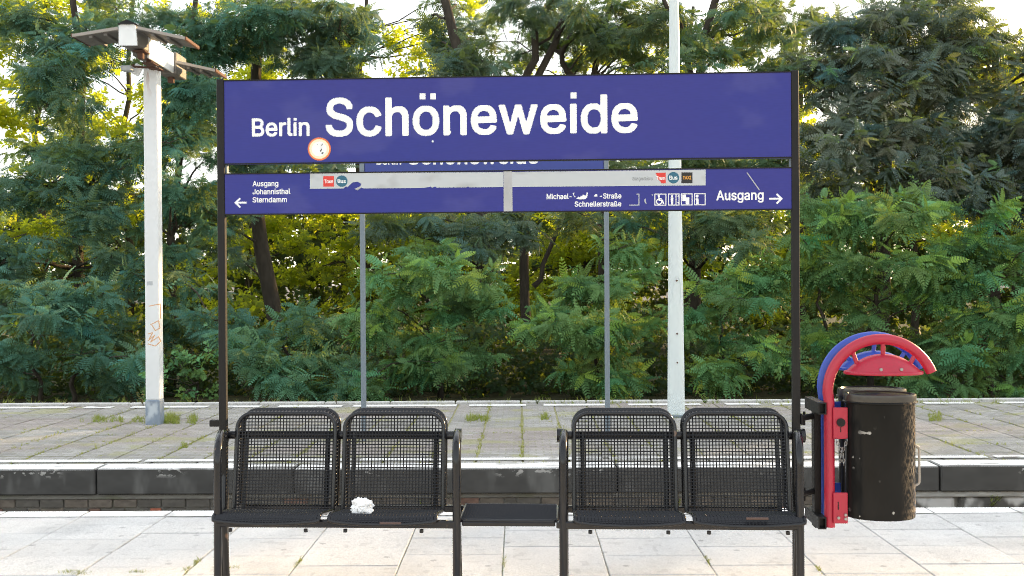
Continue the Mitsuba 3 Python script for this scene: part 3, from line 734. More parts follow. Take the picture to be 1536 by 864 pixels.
for (y, sh, m, nm, dz) in ((YN, 0.0, 'mat_red', 'red', 0.0), (YR, 0.036, 'mat_blue', 'blue', 0.0)):
    pts = arch(1244.5, 790, 1322, 588, 78, y, sh)
    a_ = obj('arch', local(tube(pts, 0.0265, 16)), m, lb, smooth=45, label=f'{nm} tube arch')
    xc, zc = bx(1325, 561, 0.0); wv = 55 / 291.0
    # hood: a shallow dome cut from a flattened sphere, with a rolled rim
    hs = []
    prof = []
    for t in np.linspace(0, 1, 14):
        prof.append((math.sin(t * math.pi / 2), math.cos(t * math.pi / 2)))
    ang = np.linspace(0, 2 * math.pi, 48, endpoint=False)
    V, Fc = [], []
    hgt = 0.086
    for (rr, hh) in prof[::-1]:
        for a in ang: V.append((xc + sh + wv * 0.97 * rr * math.cos(a), y + 0.10 * rr * math.sin(a), zc + 0.016 + hgt * (1 - rr ** 2.2)))
    nA = len(ang)
    for i in range(len(prof) - 1):
        for j in range(nA): Fc.append((i * nA + j, i * nA + (j + 1) % nA, (i + 1) * nA + (j + 1) % nA, (i + 1) * nA + j))
    hood = trimesh.Trimesh(*(lambda v, f: (v, np.vstack([f[:, [0, 1, 2]], f[:, [0, 2, 3]]])))(np.array(V), np.array(Fc)), process=False)
    rimp = [(xc + sh + wv * math.cos(a), y + 0.106 * math.sin(a), zc + 0.008) for a in np.linspace(0, 2 * math.pi, 49)]
    h_ = obj('hood', local(cat([hood, tube(rimp, 0.009, 8)])), m, lb, smooth=40, label=f'{nm} domed hood')
    xa_, za_ = bx(1322, 588, 0.0); r_ = 78 / 291.0
    for dg in (125, 88, 48):
        c, s = math.cos(math.radians(dg)), math.sin(math.radians(dg))
        q = (xa_ + sh + (r_ - 0.02) * c, y, za_ + (r_ - 0.02) * s)
        k_ = 0.6
        zz = zc + 0.016 + hgt * max(0, 1 - abs((q[0] - xc - sh) * 0.86 / (wv * 0.97)) ** 2.2) - 0.008
        obj('rod', local(cyl(q, ((q[0] - xc) * 0.86 + xc, y, zz), 0.011, 10)), m, h_, smooth=40)
    for dx in (-0.04, 0.06): obj('rivet', local(cyl((xc + sh + dx, y - 0.094, zc + 0.03), (xc + sh + dx, y - 0.082, zc + 0.03), 0.008, 10)), 'mat_chain', h_)
    # bin: an oval drum with a lipped lid
    xk, zk0 = bx(1320.5, 774, 0.0); zk1 = bx(1320.5, 603, 0.0)[1]
    xk += sh; wr, dr_ = 0.172, 0.120

    def ring(k, z): return [(xk + wr * k * math.cos(a), y + 0.0 + dr_ * (k if k > 0.9 else k) * math.sin(a), z) for a in ang]
    def loft(rings, caps=True):
        V = np.array([p for r in rings for p in r]); f = []
        for i in range(len(rings) - 1):
            for j in range(nA): f += [(i * nA + j, i * nA + (j + 1) % nA, (i + 1) * nA + (j + 1) % nA), (i * nA + j, (i + 1) * nA + (j + 1) % nA, (i + 1) * nA + j)]
        n0 = len(V); V = np.vstack([V, np.mean(rings[0], 0), np.mean(rings[-1], 0)])
        for j in range(nA): f += [((j + 1) % nA, j, n0), ((len(rings) - 1) * nA + j, (len(rings) - 1) * nA + (j + 1) % nA, n0 + 1)]
        return trimesh.Trimesh(V, f, process=False)
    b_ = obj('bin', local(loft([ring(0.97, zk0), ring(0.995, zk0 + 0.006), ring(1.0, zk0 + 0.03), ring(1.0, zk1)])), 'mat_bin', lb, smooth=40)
    obj('lid', local(loft([ring(1.0, zk1 + 0.0005), ring(1.035, zk1 + 0.004), ring(1.04, zk1 + 0.034), ring(1.02, zk1 + 0.044), ring(0.93, zk1 + 0.045), ring(0.90, zk1 + 0.038), ring(0.3, zk1 + 0.046)])), 'mat_bin_lid', b_, smooth=30)
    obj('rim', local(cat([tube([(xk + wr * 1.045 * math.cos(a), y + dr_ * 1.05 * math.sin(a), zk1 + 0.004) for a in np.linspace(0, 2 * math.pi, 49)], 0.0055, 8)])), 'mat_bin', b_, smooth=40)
    # the hinge on the outer side
    zh0, zh1 = bx(1372, 727, 0)[1], bx(1372, 667, 0)[1]
    obj('handle', local(tube(bend([(xk + wr - 0.004, y - 0.02, zh0), (xk + wr + 0.016, y - 0.02, zh0 + 0.01), (xk + wr + 0.016, y - 0.02, zh1 - 0.01), (xk + wr - 0.004, y - 0.02, zh1)], 0.01), 0.006, 8)), 'mat_lamp_edge', b_, smooth=40)
    for (va, vb_, nmx) in ((610, 657, 'u'), (737, 783, 'l')):
        (x0, z1), (x1, z0) = bx(1247, va, 0), bx(1269, vb_, 0)
        pl = obj('bracket_plate', local(box(x0 + sh, x1 + sh, y - 0.036, y - 0.026, z0, z1, 0.003)), m, lb)
        if nmx == 'u':
            obj('lock', local(cyl(((x0 + x1) / 2 + sh, y - 0.046, z1 - 0.075), ((x0 + x1) / 2 + sh, y - 0.034, z1 - 0.075), 0.021, 20)), 'mat_post', pl, smooth=30)
            obj('keyhole_slot', local(box((x0 + x1) / 2 + sh - 0.002, (x0 + x1) / 2 + sh + 0.002, y - 0.0375, y - 0.035, z1 - 0.125, z1 - 0.10)), 'mat_post', pl)
        else:
            for dx, dz_ in ((0.025, 0.03), (0.06, 0.045), (0.06, 0.025)): obj('bolt', local(cyl((x0 + sh + dx, y - 0.044, z0 + dz_), (x0 + sh + dx, y - 0.034, z0 + dz_), 0.0075, 8)), 'mat_chain', pl)
            obj('slot', local(box(x0 + 0.022 + sh, x0 + 0.027 + sh, y - 0.0375, y - 0.035, z0 + 0.07, z0 + 0.11)), 'mat_post', pl)
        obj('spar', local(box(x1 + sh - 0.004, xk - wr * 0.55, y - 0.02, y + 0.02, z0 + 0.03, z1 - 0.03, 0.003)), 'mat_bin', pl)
# chains on the near bin
links = []
for (ua, ub) in ((1251, 1262), (1267, 1256)):
    for i in range(9):
        t = i / 8; x, z = bx(ua + (ub - ua) * math.sin(t * math.pi / 2), 659 + 34 * t, 0)
        a = [(x + 0.006 * math.cos(k) * (1 if i % 2 else 0.3), -0.045 + 0.006 * math.cos(k) * (0.3 if i % 2 else 1), z + 0.011 * math.sin(k)) for k in np.linspace(0, 2 * math.pi, 9)]
        links.append(tube(a, 0.0022, 5, cap=False))
obj('chain', local(cat(links)), 'mat_chain', lb, kind='stuff')
# the black rail and its two square bracket ends, and the arms to the sign post
(xr0, zr1), (xr1, zr0) = bx(1219, 612, 0.1), bx(1230, 790, 0.1)
obj('rail', local(box(xr0, xr1, 0.07, 0.13, zr0, zr1, 0.003)), 'mat_post', lb)
for v in (612, 783):
    x, z = bx(1232, v, 0.0)
    h_ = 0.030
    sq = unary_union([sg.box(x - 0.022, z - h_, x + 0.018, z + h_)]).difference(sg.box(x - 0.016, z - h_ + 0.006, x + 0.012, z + h_ - 0.006))
    obj('square_arm', local(cat([prism(sq, -0.03, 0.25), box(x - 0.0155, x + 0.0115, 0.0, 0.02, z - h_ + 0.0065, z + h_ - 0.0065)])), 'mat_post', lb)
for v in (627, 741):
    x, z = bx(1198, v, 0.02)
    arm = obj('mounting_arm', local(cat([cyl((xp1 + 0.0195, 0.0, z), (xr0 + 0.002, 0.10, z), 0.016, 12)])), 'mat_post', lb, smooth=40)
    obj('clamp', local(box(xp1 + 0.0195, xp1 + 0.028, -0.045, 0.045, z - 0.028, z + 0.028, 0.003)), 'mat_post', arm)
    obj('bolt', local(cyl((xp1 + 0.055, 0.045, z + 0.03), (xp1 + 0.055, 0.045, z - 0.04), 0.006, 8)), 'mat_post', arm)

# ------------------------------------------------------------------ far name board
YS = 11.65
far = thing('station_sign', 'distant blue station name board on two grey posts, mostly hidden behind the near sign', 'station sign')


def farf(u, v): p = at(u, v, YS); return p[0], p[2]


xa, xb = farf(543.5, 300)[0], farf(909.5, 300)[0]
zt_ = farf(730, 209)[1]
for xx in (xa, xb): obj('post', box(xx - 0.027, xx + 0.027, YS - 0.03, YS + 0.03, ZF, zt_ + 0.01, 0.003), 'mat_galvanised', far)
for va, vb_ in ((209.5, 264.5), (271, 297)):
    z1, z0 = farf(730, va)[1], farf(730, vb_)[1]
    obj('name_panel' if va < 250 else 'direction_panel', box(xa + 0.030, xb - 0.030, YS - 0.02, YS + 0.02, z0, z1, 0.003), 'mat_far_blue', far)


def far_text(s, u0, u1, vb, vc):
    (x0, z0), (x1, _) = farf(u0, vb), farf(u1, vb); z0 = farf((u0 + u1) / 2, vb)[1]; h = farf((u0 + u1) / 2, vc)[1] - z0
    q = lettering(s); lo, _, hi, _ = q.bounds; kx, kz = (x1 - x0) / (hi - lo), h / HCAP
    obj('lettering', prism(sa.affine_transform(q, [kx, 0, 0, kz, x0 - lo * kx, z0]), YS - 0.0215, YS - 0.0205), 'mat_sign_white', far + '__name_panel')


far_text('Berlin', 565, 602, 247.0, 235.5); far_text('Schöneweide', 612, 808, 245.8, 221)

# ------------------------------------------------------------------ lamp on the square post
YL_ = 13.2
lamp = thing('platform_lamp', 'white square lamp post with winged grey head and orange graffiti, left on opposite platform', 'lamp post')
xc = at(232, 350, YL_)[0]
ztp = at(232, 101, YL_)[2]; zft = at(232, 599, YL_)[2]
obj('post', box(xc - 0.108, xc + 0.076, YL_ - 0.08, YL_ + 0.08, zft - 0.002, ztp, 0.012), 'mat_white_post', lamp)
obj('foot', box(xc - 0.114, xc + 0.082, YL_ - 0.086, YL_ + 0.086, ZF - 0.02, zft, 0.012), 'mat_post_foot', lamp)


def scr(pts, w, y):                                          # strokes sprayed on the post's front
    return prism(unary_union([sg.LineString([(at(u, v, y)[0], at(u, v, y)[2]) for u, v in st_]).buffer(w / 2) for st_ in pts]), y - 0.0015, y + 0.0005)


yg = YL_ - 0.0805
obj('graffiti', scr([[(224, 459), (240.5, 456), (241, 478)], [(226, 487), (238, 481), (240, 492), (233, 496), (228, 488)], [(222, 511), (232, 503), (226, 513), (238, 505), (241, 512), (233, 519), (222, 516)], [(222, 501), (229, 499), (224, 508)]], 0.011, yg), 'mat_graffiti', lamp)
obj('notice', box(at(220.5, 425, yg)[0], at(229, 425, yg)[0], yg - 0.002, yg + 0.001, at(225, 428, yg)[2], at(225, 422, yg)[2]), 'mat_sign_pale', lamp)
# the head is a beam running across the platform over the post
YA = 12.3
xe0, xe1 = at(178, 60, YA)[0], at(205, 60, YA)[0]
ze0, ze1 = at(192, 68, YA)[2], at(192, 36, YA)[2]
xm = (xe0 + xe1) / 2
hd = obj('housing', box(xe0 + 0.004, xe1 - 0.004, YA + 0.02, 12.70, ze0 + 0.01, ze1 - 0.005, 0.01), 'mat_lamp_grey', lamp)
obj('end_cap', prism(sg.Polygon([(xe0, ze1 - 0.02), (xe0 + 0.03, ze1), (xe1 - 0.03, ze1), (xe1 - 0.012, ze1 - 0.03), (xe1 + 0.006, ze0), (xe0 + 0.0, ze0)]), YA, YA + 0.019), 'mat_lamp_white', hd)
obj('ridge_cap', prism(sg.Polygon([(xm - 0.12, ze1 - 0.004), (xm, ze1 + 0.05), (xm + 0.12, ze1 - 0.004)]), YA - 0.03, 12.74), 'mat_post', hd)
zs0, zs1 = ztp + 0.01, ztp + 0.285
for (a, b) in ((12.70, 13.165), (13.172, 13.62)):
    obj('side_panel', box(xe1 - 0.022, xe1 + 0.002, a, b, zs0, zs1, 0.006), 'mat_lamp_white', lamp)
obj('middle_beam', box(xe0 + 0.01, xe1 - 0.023, 12.705, 13.62, zs0 + 0.03, zs1 - 0.01, 0.01), 'mat_lamp_grey', lamp)
obj('rear_housing', box(xe0 + 0.01, xe1 + 0.03, 13.63, 14.05, zs0 - 0.01, zs1 + 0.02, 0.01), 'mat_lamp_grey', lamp)
for y in (12.55, 12.85): obj('hanger', box(xm + 0.02, xm + 0.09, y, y + 0.06, ztp - 0.03, ze0 + 0.005, 0.004), 'mat_rust', lamp)
obj('hanger', box(xm - 0.04, xm + 0.04, 13.8, 13.86, zs0 - 0.09, zs0 - 0.012, 0.004), 'mat_rust', lamp)
for y, z in ((12.5, ze0 - 0.01), (12.8, zs0 - 0.03), (13.0, zs0 - 0.05)): obj('carrier_plate', box(xm - 0.02, xm + 0.13, y, y + 0.20, z - 0.014, z, 0.003), 'mat_rust', lamp)


def wing(xi, zi, xo, zo, y0, y1, th=0.035):
    """A sloping roof wing from its inner edge to its outer edge; with a lighter front lip."""
    nx, nz = zo - zi, xi - xo; l = math.hypot(nx, nz); nx, nz = nx / l * th, nz / l * th
    if nz > 0: nx, nz = -nx, -nz
    return [(xi, zi), (xo, zo), (xo + nx * 0.5, zo + nz * 0.5), (xi + nx, zi + nz)]


def add_wing(u0, v0, u1, v1, Y0, Y1):
    p, q = at(u0, v0, Y0), at(u1, v1, Y0)
    c = wing(p[0], p[2], q[0], q[2], Y0, Y1)
    w_ = obj('wing', prism(sg.Polygon(c), Y0, Y1), 'mat_lamp_grey', lamp)
    lip = [(p[0], p[2] + 0.012), (q[0], q[2] + 0.012), (q[0], q[2] - 0.025), (p[0], p[2] - 0.025)]
    obj('front_lip', prism(sg.Polygon(lip), Y0 - 0.02, Y0 - 0.001), 'mat_lamp_edge', w_)
    s = 1 if q[0] > p[0] else -1
    obj('gutter', prism(sg.Polygon([(q[0], q[2] + 0.02), (q[0] + s * 0.014, q[2] + 0.015), (q[0] + s * 0.014, q[2] - 0.02), (q[0], q[2] - 0.03)]), Y0 - 0.02, Y1), 'mat_rust', w_)
    for k in (0.3, 0.62):
        a = np.array([p[0], p[2]]) * (1 - k) + np.array([q[0], q[2]]) * k
        obj('batten', prism(sg.Polygon([(a[0] - 0.02, a[1] - 0.025), (a[0] + 0.02, a[1] - 0.025), (a[0] + 0.02, a[1] - 0.06), (a[0] - 0.02, a[1] - 0.06)]), Y0 + 0.02, Y1 - 0.02), 'mat_lamp_grey', w_)


add_wing(177, 42, 109, 53, 12.3, 12.80)
add_wing(207, 41, 278, 57, 12.3, 12.80)
add_wing(264, 92, 323, 105, 13.45, 13.92)
sp = at(190.5, 102.5, 12.9)
s_ = obj('floodlight', box(sp[0] - 0.065, sp[0] + 0.065, 12.85, 12.98, sp[2] - 0.035, sp[2] + 0.03, 0.008), 'mat_sign_pale', lamp)
m = box(-0.05, 0.05, -0.03, 0.03, -0.075, 0.075, 0.01); m.apply_transform(trimesh.transformations.rotation_matrix(0.5, [0, 1, 0])); m.apply_translation(at(206, 105, 13.1))
obj('loudspeaker', m, 'mat_lamp_white', lamp)
pa, pb = at(200, 100, 13.05), at(232, 101.5, 13.12)
obj('cross_rod', cat([cyl(sp + [0, 0, 0.0], pa, 0.012, 8), cyl(pa, pb, 0.014, 8), cyl((pa[0], pa[1], zs0), pa, 0.016, 8)]), 'mat_rust', lamp)

# ------------------------------------------------------------------ round pole
YP = 13.7
pole = thing('lighting_mast', 'tall pale grey tapered round steel pole on the opposite platform, right of centre', 'pole')
pb_, pt_ = at(1015, 628, YP), at(1006, 0, YP)
zs_ = np.linspace(ZF, 9.0, 30)
k = (zs_ - pb_[2]) / (pt_[2] - pb_[2])
rad = np.maximum(0.119 - 0.054 * np.clip(k, 0, 1.6), 0.035)
cx = pb_[0] + (pt_[0] - pb_[0]) * 0
shaft = tube(np.stack([np.full(30, at(1013.5, 470, YP)[0]), np.full(30, YP), zs_], 1), rad, 28)
obj('shaft', shaft, 'mat_round_pole', pole, smooth=40)
xp_ = at(1013.5, 470, YP)[0]
hz = at(1013, 437, YP)[2]
ov = sa.scale(sg.Point(0, 0).buffer(1.0), 0.065, 0.215); ov = ov.difference(sa.scale(sg.Point(0, 0).buffer(1.0), 0.060, 0.21))
hm = prism(ov, -0.004, 0.004); v = hm.vertices.copy(); rr = 0.105
hm.vertices = np.stack([xp_ + (rr + 0.0) * np.sin(v[:, 0] / rr), YP - rr * np.cos(v[:, 0] / rr) + v[:, 1], hz + v[:, 2]], 1)
obj('service_hatch', hm, 'mat_round_pole', pole)
for v_ in (421, 500, 543): obj('bolt', cyl((xp_, YP - 0.125, at(1013, v_, YP)[2]), (xp_, YP - 0.09, at(1013, v_, YP)[2]), 0.012, 8), 'mat_rust', pole)
obj('base_plate', cyl((xp_, YP, ZF), (xp_, YP, ZF + 0.03), 0.2, 24), 'mat_galvanised', pole)

# ------------------------------------------------------------------ plants
UP = np.array([0, 0, 1.0])


def pinnate(n=7, L=0.27, w=0.036, l=0.060, droop=0.40):
    """A pinnate leaf along +x, its face up: the leaflets in pairs, one at the tip."""
    V, F = [], []
    def leaflet(o, d, side, ll, ww):
        k = len(V); s = np.cross(UP, d)
        V.extend([o - s * ww * 0.36, o + s * ww * 0.36, o + d * ll + s * ww * 0.40 - UP * 0.008, o + d * ll - s * ww * 0.34 - UP * 0.008]); F.extend([(k, k + 1, k + 2), (k, k + 2, k + 3)])
    for i in range(n):
        t = 0.16 + 0.78 * i / (n - 1); sc = math.sin(math.pi * (0.22 + 0.62 * t))
        o = np.array((t * L, 0, -droop * L * t * t))
        for s in (-1, 1):
            d = np.array((0.35, s * 0.92, -0.22 - 0.1 * t)); d /= np.linalg.norm(d); leaflet(o, d, s, l * sc, w * sc)
    leaflet(np.array((0.95 * L, 0, -droop * L * 0.9)), np.array((0.93, 0, -0.37)), 1, l * 0.7, w * 0.75)
    k = len(V); e = np.array((L, 0, -droop * L)); mid = np.array((L * 0.5, 0, -droop * L * 0.25))
    V.extend([np.array((0, 0.003, 0.0)), np.array((0, -0.003, 0.0)), mid + np.array((0, 0.002, 0)), mid - np.array((0, 0.002, 0)), e]); F.extend([(k, k + 1, k + 3), (k, k + 3, k + 2), (k + 2, k + 3, k + 4)])
    return np.array(V, float), np.array(F)


def plain_leaf(l=0.10, w=0.07):
    return np.array([(0, 0, 0), (l * 0.5, w / 2, 0.006), (l, 0, -0.012), (l * 0.5, -w / 2, 0.006)], float), np.array([(0, 1, 2), (0, 2, 3)])


def nrm(a): return a / (np.linalg.norm(a, axis=-1, keepdims=True) + 1e-12)


def leaves(P, X, N, S, C, tpl):
    """Copies of a leaf template at points P, along X, facing N, scaled S, coloured C: (vertices, faces, colours)."""
    v, f = tpl
    X = nrm(X); Yv = nrm(np.cross(N, X)); Z = np.cross(X, Yv)
    W = P[:, None] + S[:, None, None] * (v[None, :, 0, None] * X[:, None] + v[None, :, 1, None] * Yv[:, None] + v[None, :, 2, None] * Z[:, None])
    Fc = f[None] + (np.arange(len(P)) * len(v))[:, None, None]
    return W.reshape(-1, 3), Fc.reshape(-1, 3), np.repeat(C, len(v), axis=0)


def clumps(ell, r):
    """Centres and radii of leaf clumps inside ellipses (u, v, ru, rv, distance, count, clump radius)."""
    out = []
    for (u, v, ru, rv, Y, n, cr) in ell:
        k = 0
        while k < n:
            a, b = r.uniform(-1, 1, 2)
            if a * a + b * b > 1: continue
            y = Y + r.normal(0, 0.55)
            out.append((at(u + a * ru, v + b * rv, y), cr * r.uniform(0.7, 1.25))); k += 1
    return out


def sprays(cl, r, per, flat=0.55, up=0.25):
    """Spray tips with directions: over the outer part of every clump, layered."""
    P, D, Q = [], [], []
    for c, rad in cl:
        n = max(4, int(per * rad * rad))
        d = nrm(r.normal(size=(n, 3))); d[:, 1] -= 0.30; d[:, 2] += 0.40; d = nrm(d)
        k = r.uniform(0.45, 1.0, n) ** 0.6
        p = c + d * (rad * k)[:, None] * np.array([1.25, 1.0, flat])
        dd = nrm(d * np.array([1, 1, 0.55]) + np.array([0, 0, up]) + r.normal(0, 0.25, (n, 3)))
        P.append(p); D.append(dd); Q.append(np.repeat(c[None], n, 0))
    return np.vstack(P), np.vstack(D), np.vstack(Q)


def spray_leaves(P, D, r, k, col, var, tpl, size, spread=0.9, tw=0.34, hang=0.30, tips=0.0):
    n = len(P)
    if n == 0: return None
    idx = np.repeat(np.arange(n), k); j = np.tile(np.arange(k), n)
    d = D[idx]; a = nrm(np.cross(d, UP + r.normal(0, 0.05, (n * k, 3)))); b = np.cross(a, d)
    az = j * 2.39996 + r.uniform(0, 6.28, n)[idx]
    t = (j + 0.5) / k
    base = P[idx] - d * (tw * (1 - t))[:, None]
    side = np.cos(az)[:, None] * a + 0.45 * np.sin(az)[:, None] * b
    X = nrm(d * (0.20 + 0.7 * t ** 2)[:, None] + side * spread * (1.2 - 0.5 * t)[:, None] + np.array([0, 0, -hang]) + r.normal(0, 0.14, (n * k, 3)))
    out = nrm(d * np.array([1, 1, 0.2]) + np.array([0, -0.25, 0]))
    N = 0.62 * UP + 0.85 * out + r.normal(0, 0.20, (n * k, 3)); N = nrm(N - X * (X * N).sum(1)[:, None])
    S = size * r.uniform(0.55, 1.3, n * k) * r.uniform(0.75, 1.2, n)[idx]
    tone = (1 + r.normal(0, var, n))[idx] * (1 + r.normal(0, 0.06, n * k))
    hue = r.normal(0, 0.16, n)[idx]
    young = ((t > 0.72) & (r.random(n) < tips)[idx] & (D[idx, 2] > 0.05))[:, None]
    col = np.asarray(col)[None] * (1 - young) + young * (np.asarray(col)[None] * 0.8 + np.array([[0.120, 0.150, -0.01]]))
    col = col * np.array([1.10, 1.12, 1.14])
    C = np.clip(col * tone[:, None] * np.stack([1 + hue, 1 + 0.0 * hue, 1 - 0.6 * hue], 1), 0.004, 0.5)
    return leaves(base, X, N, S, C, tpl)


def limb(p, q, r0, r1, r, sag=0.10, n=7, sides=6):
    p, q = np.asarray(p, float), np.asarray(q, float); L = np.linalg.norm(q - p); t = np.linspace(0, 1, n)
    w = np.cumsum(r.normal(0, 0.045 * L, (n, 3)), 0); w -= t[:, None] * w[-1]
    pts = p * (1 - t[:, None]) + q * t[:, None] + w * 0.5; pts[:, 2] += sag * L * np.sin(math.pi * t) * 0.5
    return tube(pts, r0 + (r1 - r0) * t, sides, cap=False)


PIN, PLAIN = pinnate(), plain_leaf(0.12, 0.085)
count = [0, 0]


def plant(kind, label, category, foot, trunks, ell, seed, col, var=0.24, per=25, k=17, tpl=PIN, size=1.0, leafmat='mat_leaf', group=None, twigs=0.5, part='crown', **kw):
    """A tree or shrub: trunk and limbs as tubes reaching into every clump, and a crown of single leaves."""
    r = np.random.default_rng(seed); t_ = thing(kind, label, category, group)
    cl = clumps(ell, r); wood = []; trunks_ = []
    tops = []
    for tr in trunks:                                       # (points, radius at foot, radius at top)
        pts = np.asarray(tr[0], float); s = np.concatenate([[0], np.cumsum(np.linalg.norm(np.diff(pts, axis=0), axis=1))])
        n = 12; q = np.stack([np.interp(np.linspace(0, s[-1], n), s, pts[:, i]) for i in range(3)], 1)
        q[1:-1] += r.normal(0, 0.05, (n - 2, 3)); rr = np.linspace(tr[1], tr[2], n); rr[0] *= 1.25
        trunks_.append(tube(q, rr, 10)); tops.extend(list(zip(q[3:], rr[3:])))
    P, D, Q = sprays(cl, r, per, **{a: b for a, b in kw.items() if a in ('flat', 'up')})
    for c, rad in cl[::2]:
        if not tops: break
        T_ = np.array([t[0] for t in tops]); d = np.linalg.norm((T_ - c) * np.array([1, 1, 1.0]) + np.array([0, 0, 0.5]) * 0, axis=1) + np.maximum(T_[:, 2] - c[2] + 0.3, 0) * 2
        j = int(np.argmin(d)); wood.append(limb(T_[j], c, min(0.035, tops[j][1] * 0.4), 0.010, r))
    pick = r.random(len(P)) < twigs
    for p, q, d in zip(P[pick], Q[pick], D[pick]): wood.append(tube([q, q * 0.45 + p * 0.55 + np.array([0, 0, 0.03]), p], [0.008, 0.006, 0.003], 3, cap=False))
    if tops and category == 'tree':
        for _ in range(14):                                 # bare dead twigs inside the crown
            c_, rad_ = cl[int(r.integers(0, len(cl)))]; p_ = c_ + r.normal(0, 0.5, 3) * rad_; q_ = p_ + nrm(r.normal(0, 1, 3) + [0, -0.5, -0.2]) * r.uniform(0.5, 1.3)
            wood.append(limb(p_, q_, 0.012, 0.003, r, 0.05, 6, 4)); wood.append(limb(p_ * 0.5 + q_ * 0.5, q_ + r.normal(0, 0.25, 3), 0.007, 0.002, r, 0.05, 5, 4))
    for m_ in trunks_: obj('trunk' if category == 'tree' else 'stem', m_, 'mat_bark', t_, smooth=True)
    if wood: obj('branches', cat(wood), 'mat_bark', t_, smooth=True, kind='stuff')
    v, f, c = spray_leaves(P, D, r, k, col, var, tpl, size, **{a: b for a, b in kw.items() if a in ('spread', 'tw', 'hang', 'tips')})
    if tpl is PIN:
        m_ = r.random(len(P)) < (0.22 if category == 'tree' else 0.34)
        if m_.sum() > 2:
            v2, f2, c2 = spray_leaves(P[m_] + r.normal(0, 0.12, (int(m_.sum()), 3)), D[m_], r, 12, np.asarray(col) * [1.05, 0.95, 0.85], var, PLAIN, 0.68, tw=0.4)
            f = np.vstack([f, f2 + len(v)]); v = np.vstack([v, v2]); c = np.vstack([c, c2])
    count[0] += len(f); count[1] += sum(len(w.faces) for w in wood)
    obj(part, (v, f), leafmat, t_, color=c)
    return t_


GZ = -0.62


def gp(u, Y): p = at(u, 500, Y); return (p[0], Y, GZ)


def path(*uvy): return [gp(*uvy[0])] + [at(*p) for p in uvy[1:]]


BRIGHT, MID = (0.110, 0.245, 0.095), (0.078, 0.185, 0.112)
BLUEG = (0.066, 0.165, 0.122)
# --- front rank: shrubs along the platform's back edge
plant('shrub', 'wide dark green shrub at the far left edge, left of the white lamp post', 'shrub', 0, [(path((110, 19.0), (120, 470, 18.8)), 0.05, 0.02), (path((60, 19.0), (40, 450, 18.8)), 0.04, 0.02)],
      [(60, 480, 120, 70, 18.6, 9, 0.62), (150, 535, 90, 50, 18.3, 6, 0.5), (30, 560, 90, 35, 18.4, 5, 0.45)], 11, BLUEG)
plant('shrub', 'bright green low shrub right beside the white lamp post foot', 'shrub', 0, [(path((290, 18.4), (290, 560, 18.2)), 0.03, 0.015)],
      [(295, 560, 55, 35, 17.6, 6, 0.36), (255, 585, 40, 14, 17.4, 3, 0.26)], 12, BRIGHT, tpl=PLAIN, size=0.9, k=12, per=34)
plant('shrub', 'green shrub low behind the left pair of seats', 'shrub', 0, [(path((420, 19.0), (430, 500, 18.6)), 0.05, 0.02)],
      [(410, 500, 75, 50, 18.4, 7, 0.52), (380, 560, 70, 35, 18.0, 6, 0.42), (490, 550, 50, 45, 18.2, 5, 0.42)], 13, MID)
plant('shrub', 'fresh green feathery shrub in the gap below the middle of the sign, left of centre', 'shrub', 0, [(path((660, 19.2), (640, 450, 18.6), (600, 400, 18.2)), 0.06, 0.02)],
      [(610, 405, 75, 32, 17.9, 9, 0.44), (700, 440, 50, 40, 18.2, 6, 0.44), (590, 480, 55, 40, 18.2, 6, 0.44), (670, 540, 75, 35, 18.3, 6, 0.42), (590, 570, 50, 25, 18.1, 4, 0.36)], 14, (0.104, 0.225, 0.092), tips=0.3)
plant('shrub', 'green shrub arching right of the thin grey sign post, beside the round pole', 'shrub', 0, [(path((900, 19.2), (890, 480, 18.6), (850, 430, 18.4)), 0.05, 0.02)],
      [(880, 455, 70, 45, 18.3, 7, 0.50), (940, 500, 50, 60, 18.2, 6, 0.46), (830, 480, 40, 30, 18.4, 4, 0.42), (900, 565, 60, 30, 18.0, 6, 0.38), (950, 400, 45, 40, 18.6, 4, 0.5)], 15, (0.102, 0.22, 0.086), tips=0.35)
plant('shrub', 'bright green shrub directly behind and right of the round grey pole', 'shrub', 0, [(path((1090, 19.2), (1080, 480, 18.7)), 0.05, 0.02)],
      [(1070, 470, 55, 50, 18.4, 6, 0.48), (1120, 410, 55, 50, 18.6, 6, 0.5), (1130, 540, 60, 45, 18.2, 6, 0.42), (1050, 570, 50, 25, 18.1, 4, 0.38)], 16, (0.100, 0.215, 0.084), tips=0.35)
plant('shrub', 'broad green shrub with yellow tipped fronds behind the litter bin arches', 'shrub', 0, [(path((1300, 19.3), (1310, 430, 18.7), (1330, 340, 18.4)), 0.07, 0.02), (path((1250, 19.3), (1230, 420, 18.6)), 0.05, 0.02)],
      [(1330, 330, 85, 45, 18.3, 10, 0.52), (1250, 390, 55, 60, 18.2, 9, 0.5), (1340, 430, 85, 50, 18.3, 10, 0.5), (1240, 510, 40, 50, 18.3, 6, 0.42), (1225, 310, 26, 36, 18.3, 3, 0.42)], 17, (0.108, 0.225, 0.090), tips=0.6)
plant('shrub', 'broad green shrub at the far right edge of the hedge', 'shrub', 0, [(path((1480, 19.3), (1470, 430, 18.7)), 0.06, 0.02)],
      [(1470, 360, 75, 55, 18.6, 9, 0.54), (1490, 450, 75, 55, 18.3, 9, 0.5), (1430, 540, 80, 45, 18.2, 9, 0.44), (1530, 560, 50, 40, 18.0, 5, 0.42), (1600, 420, 60, 110, 18.5, 9, 0.6)], 18, (0.092, 0.205, 0.088), tips=0.5)
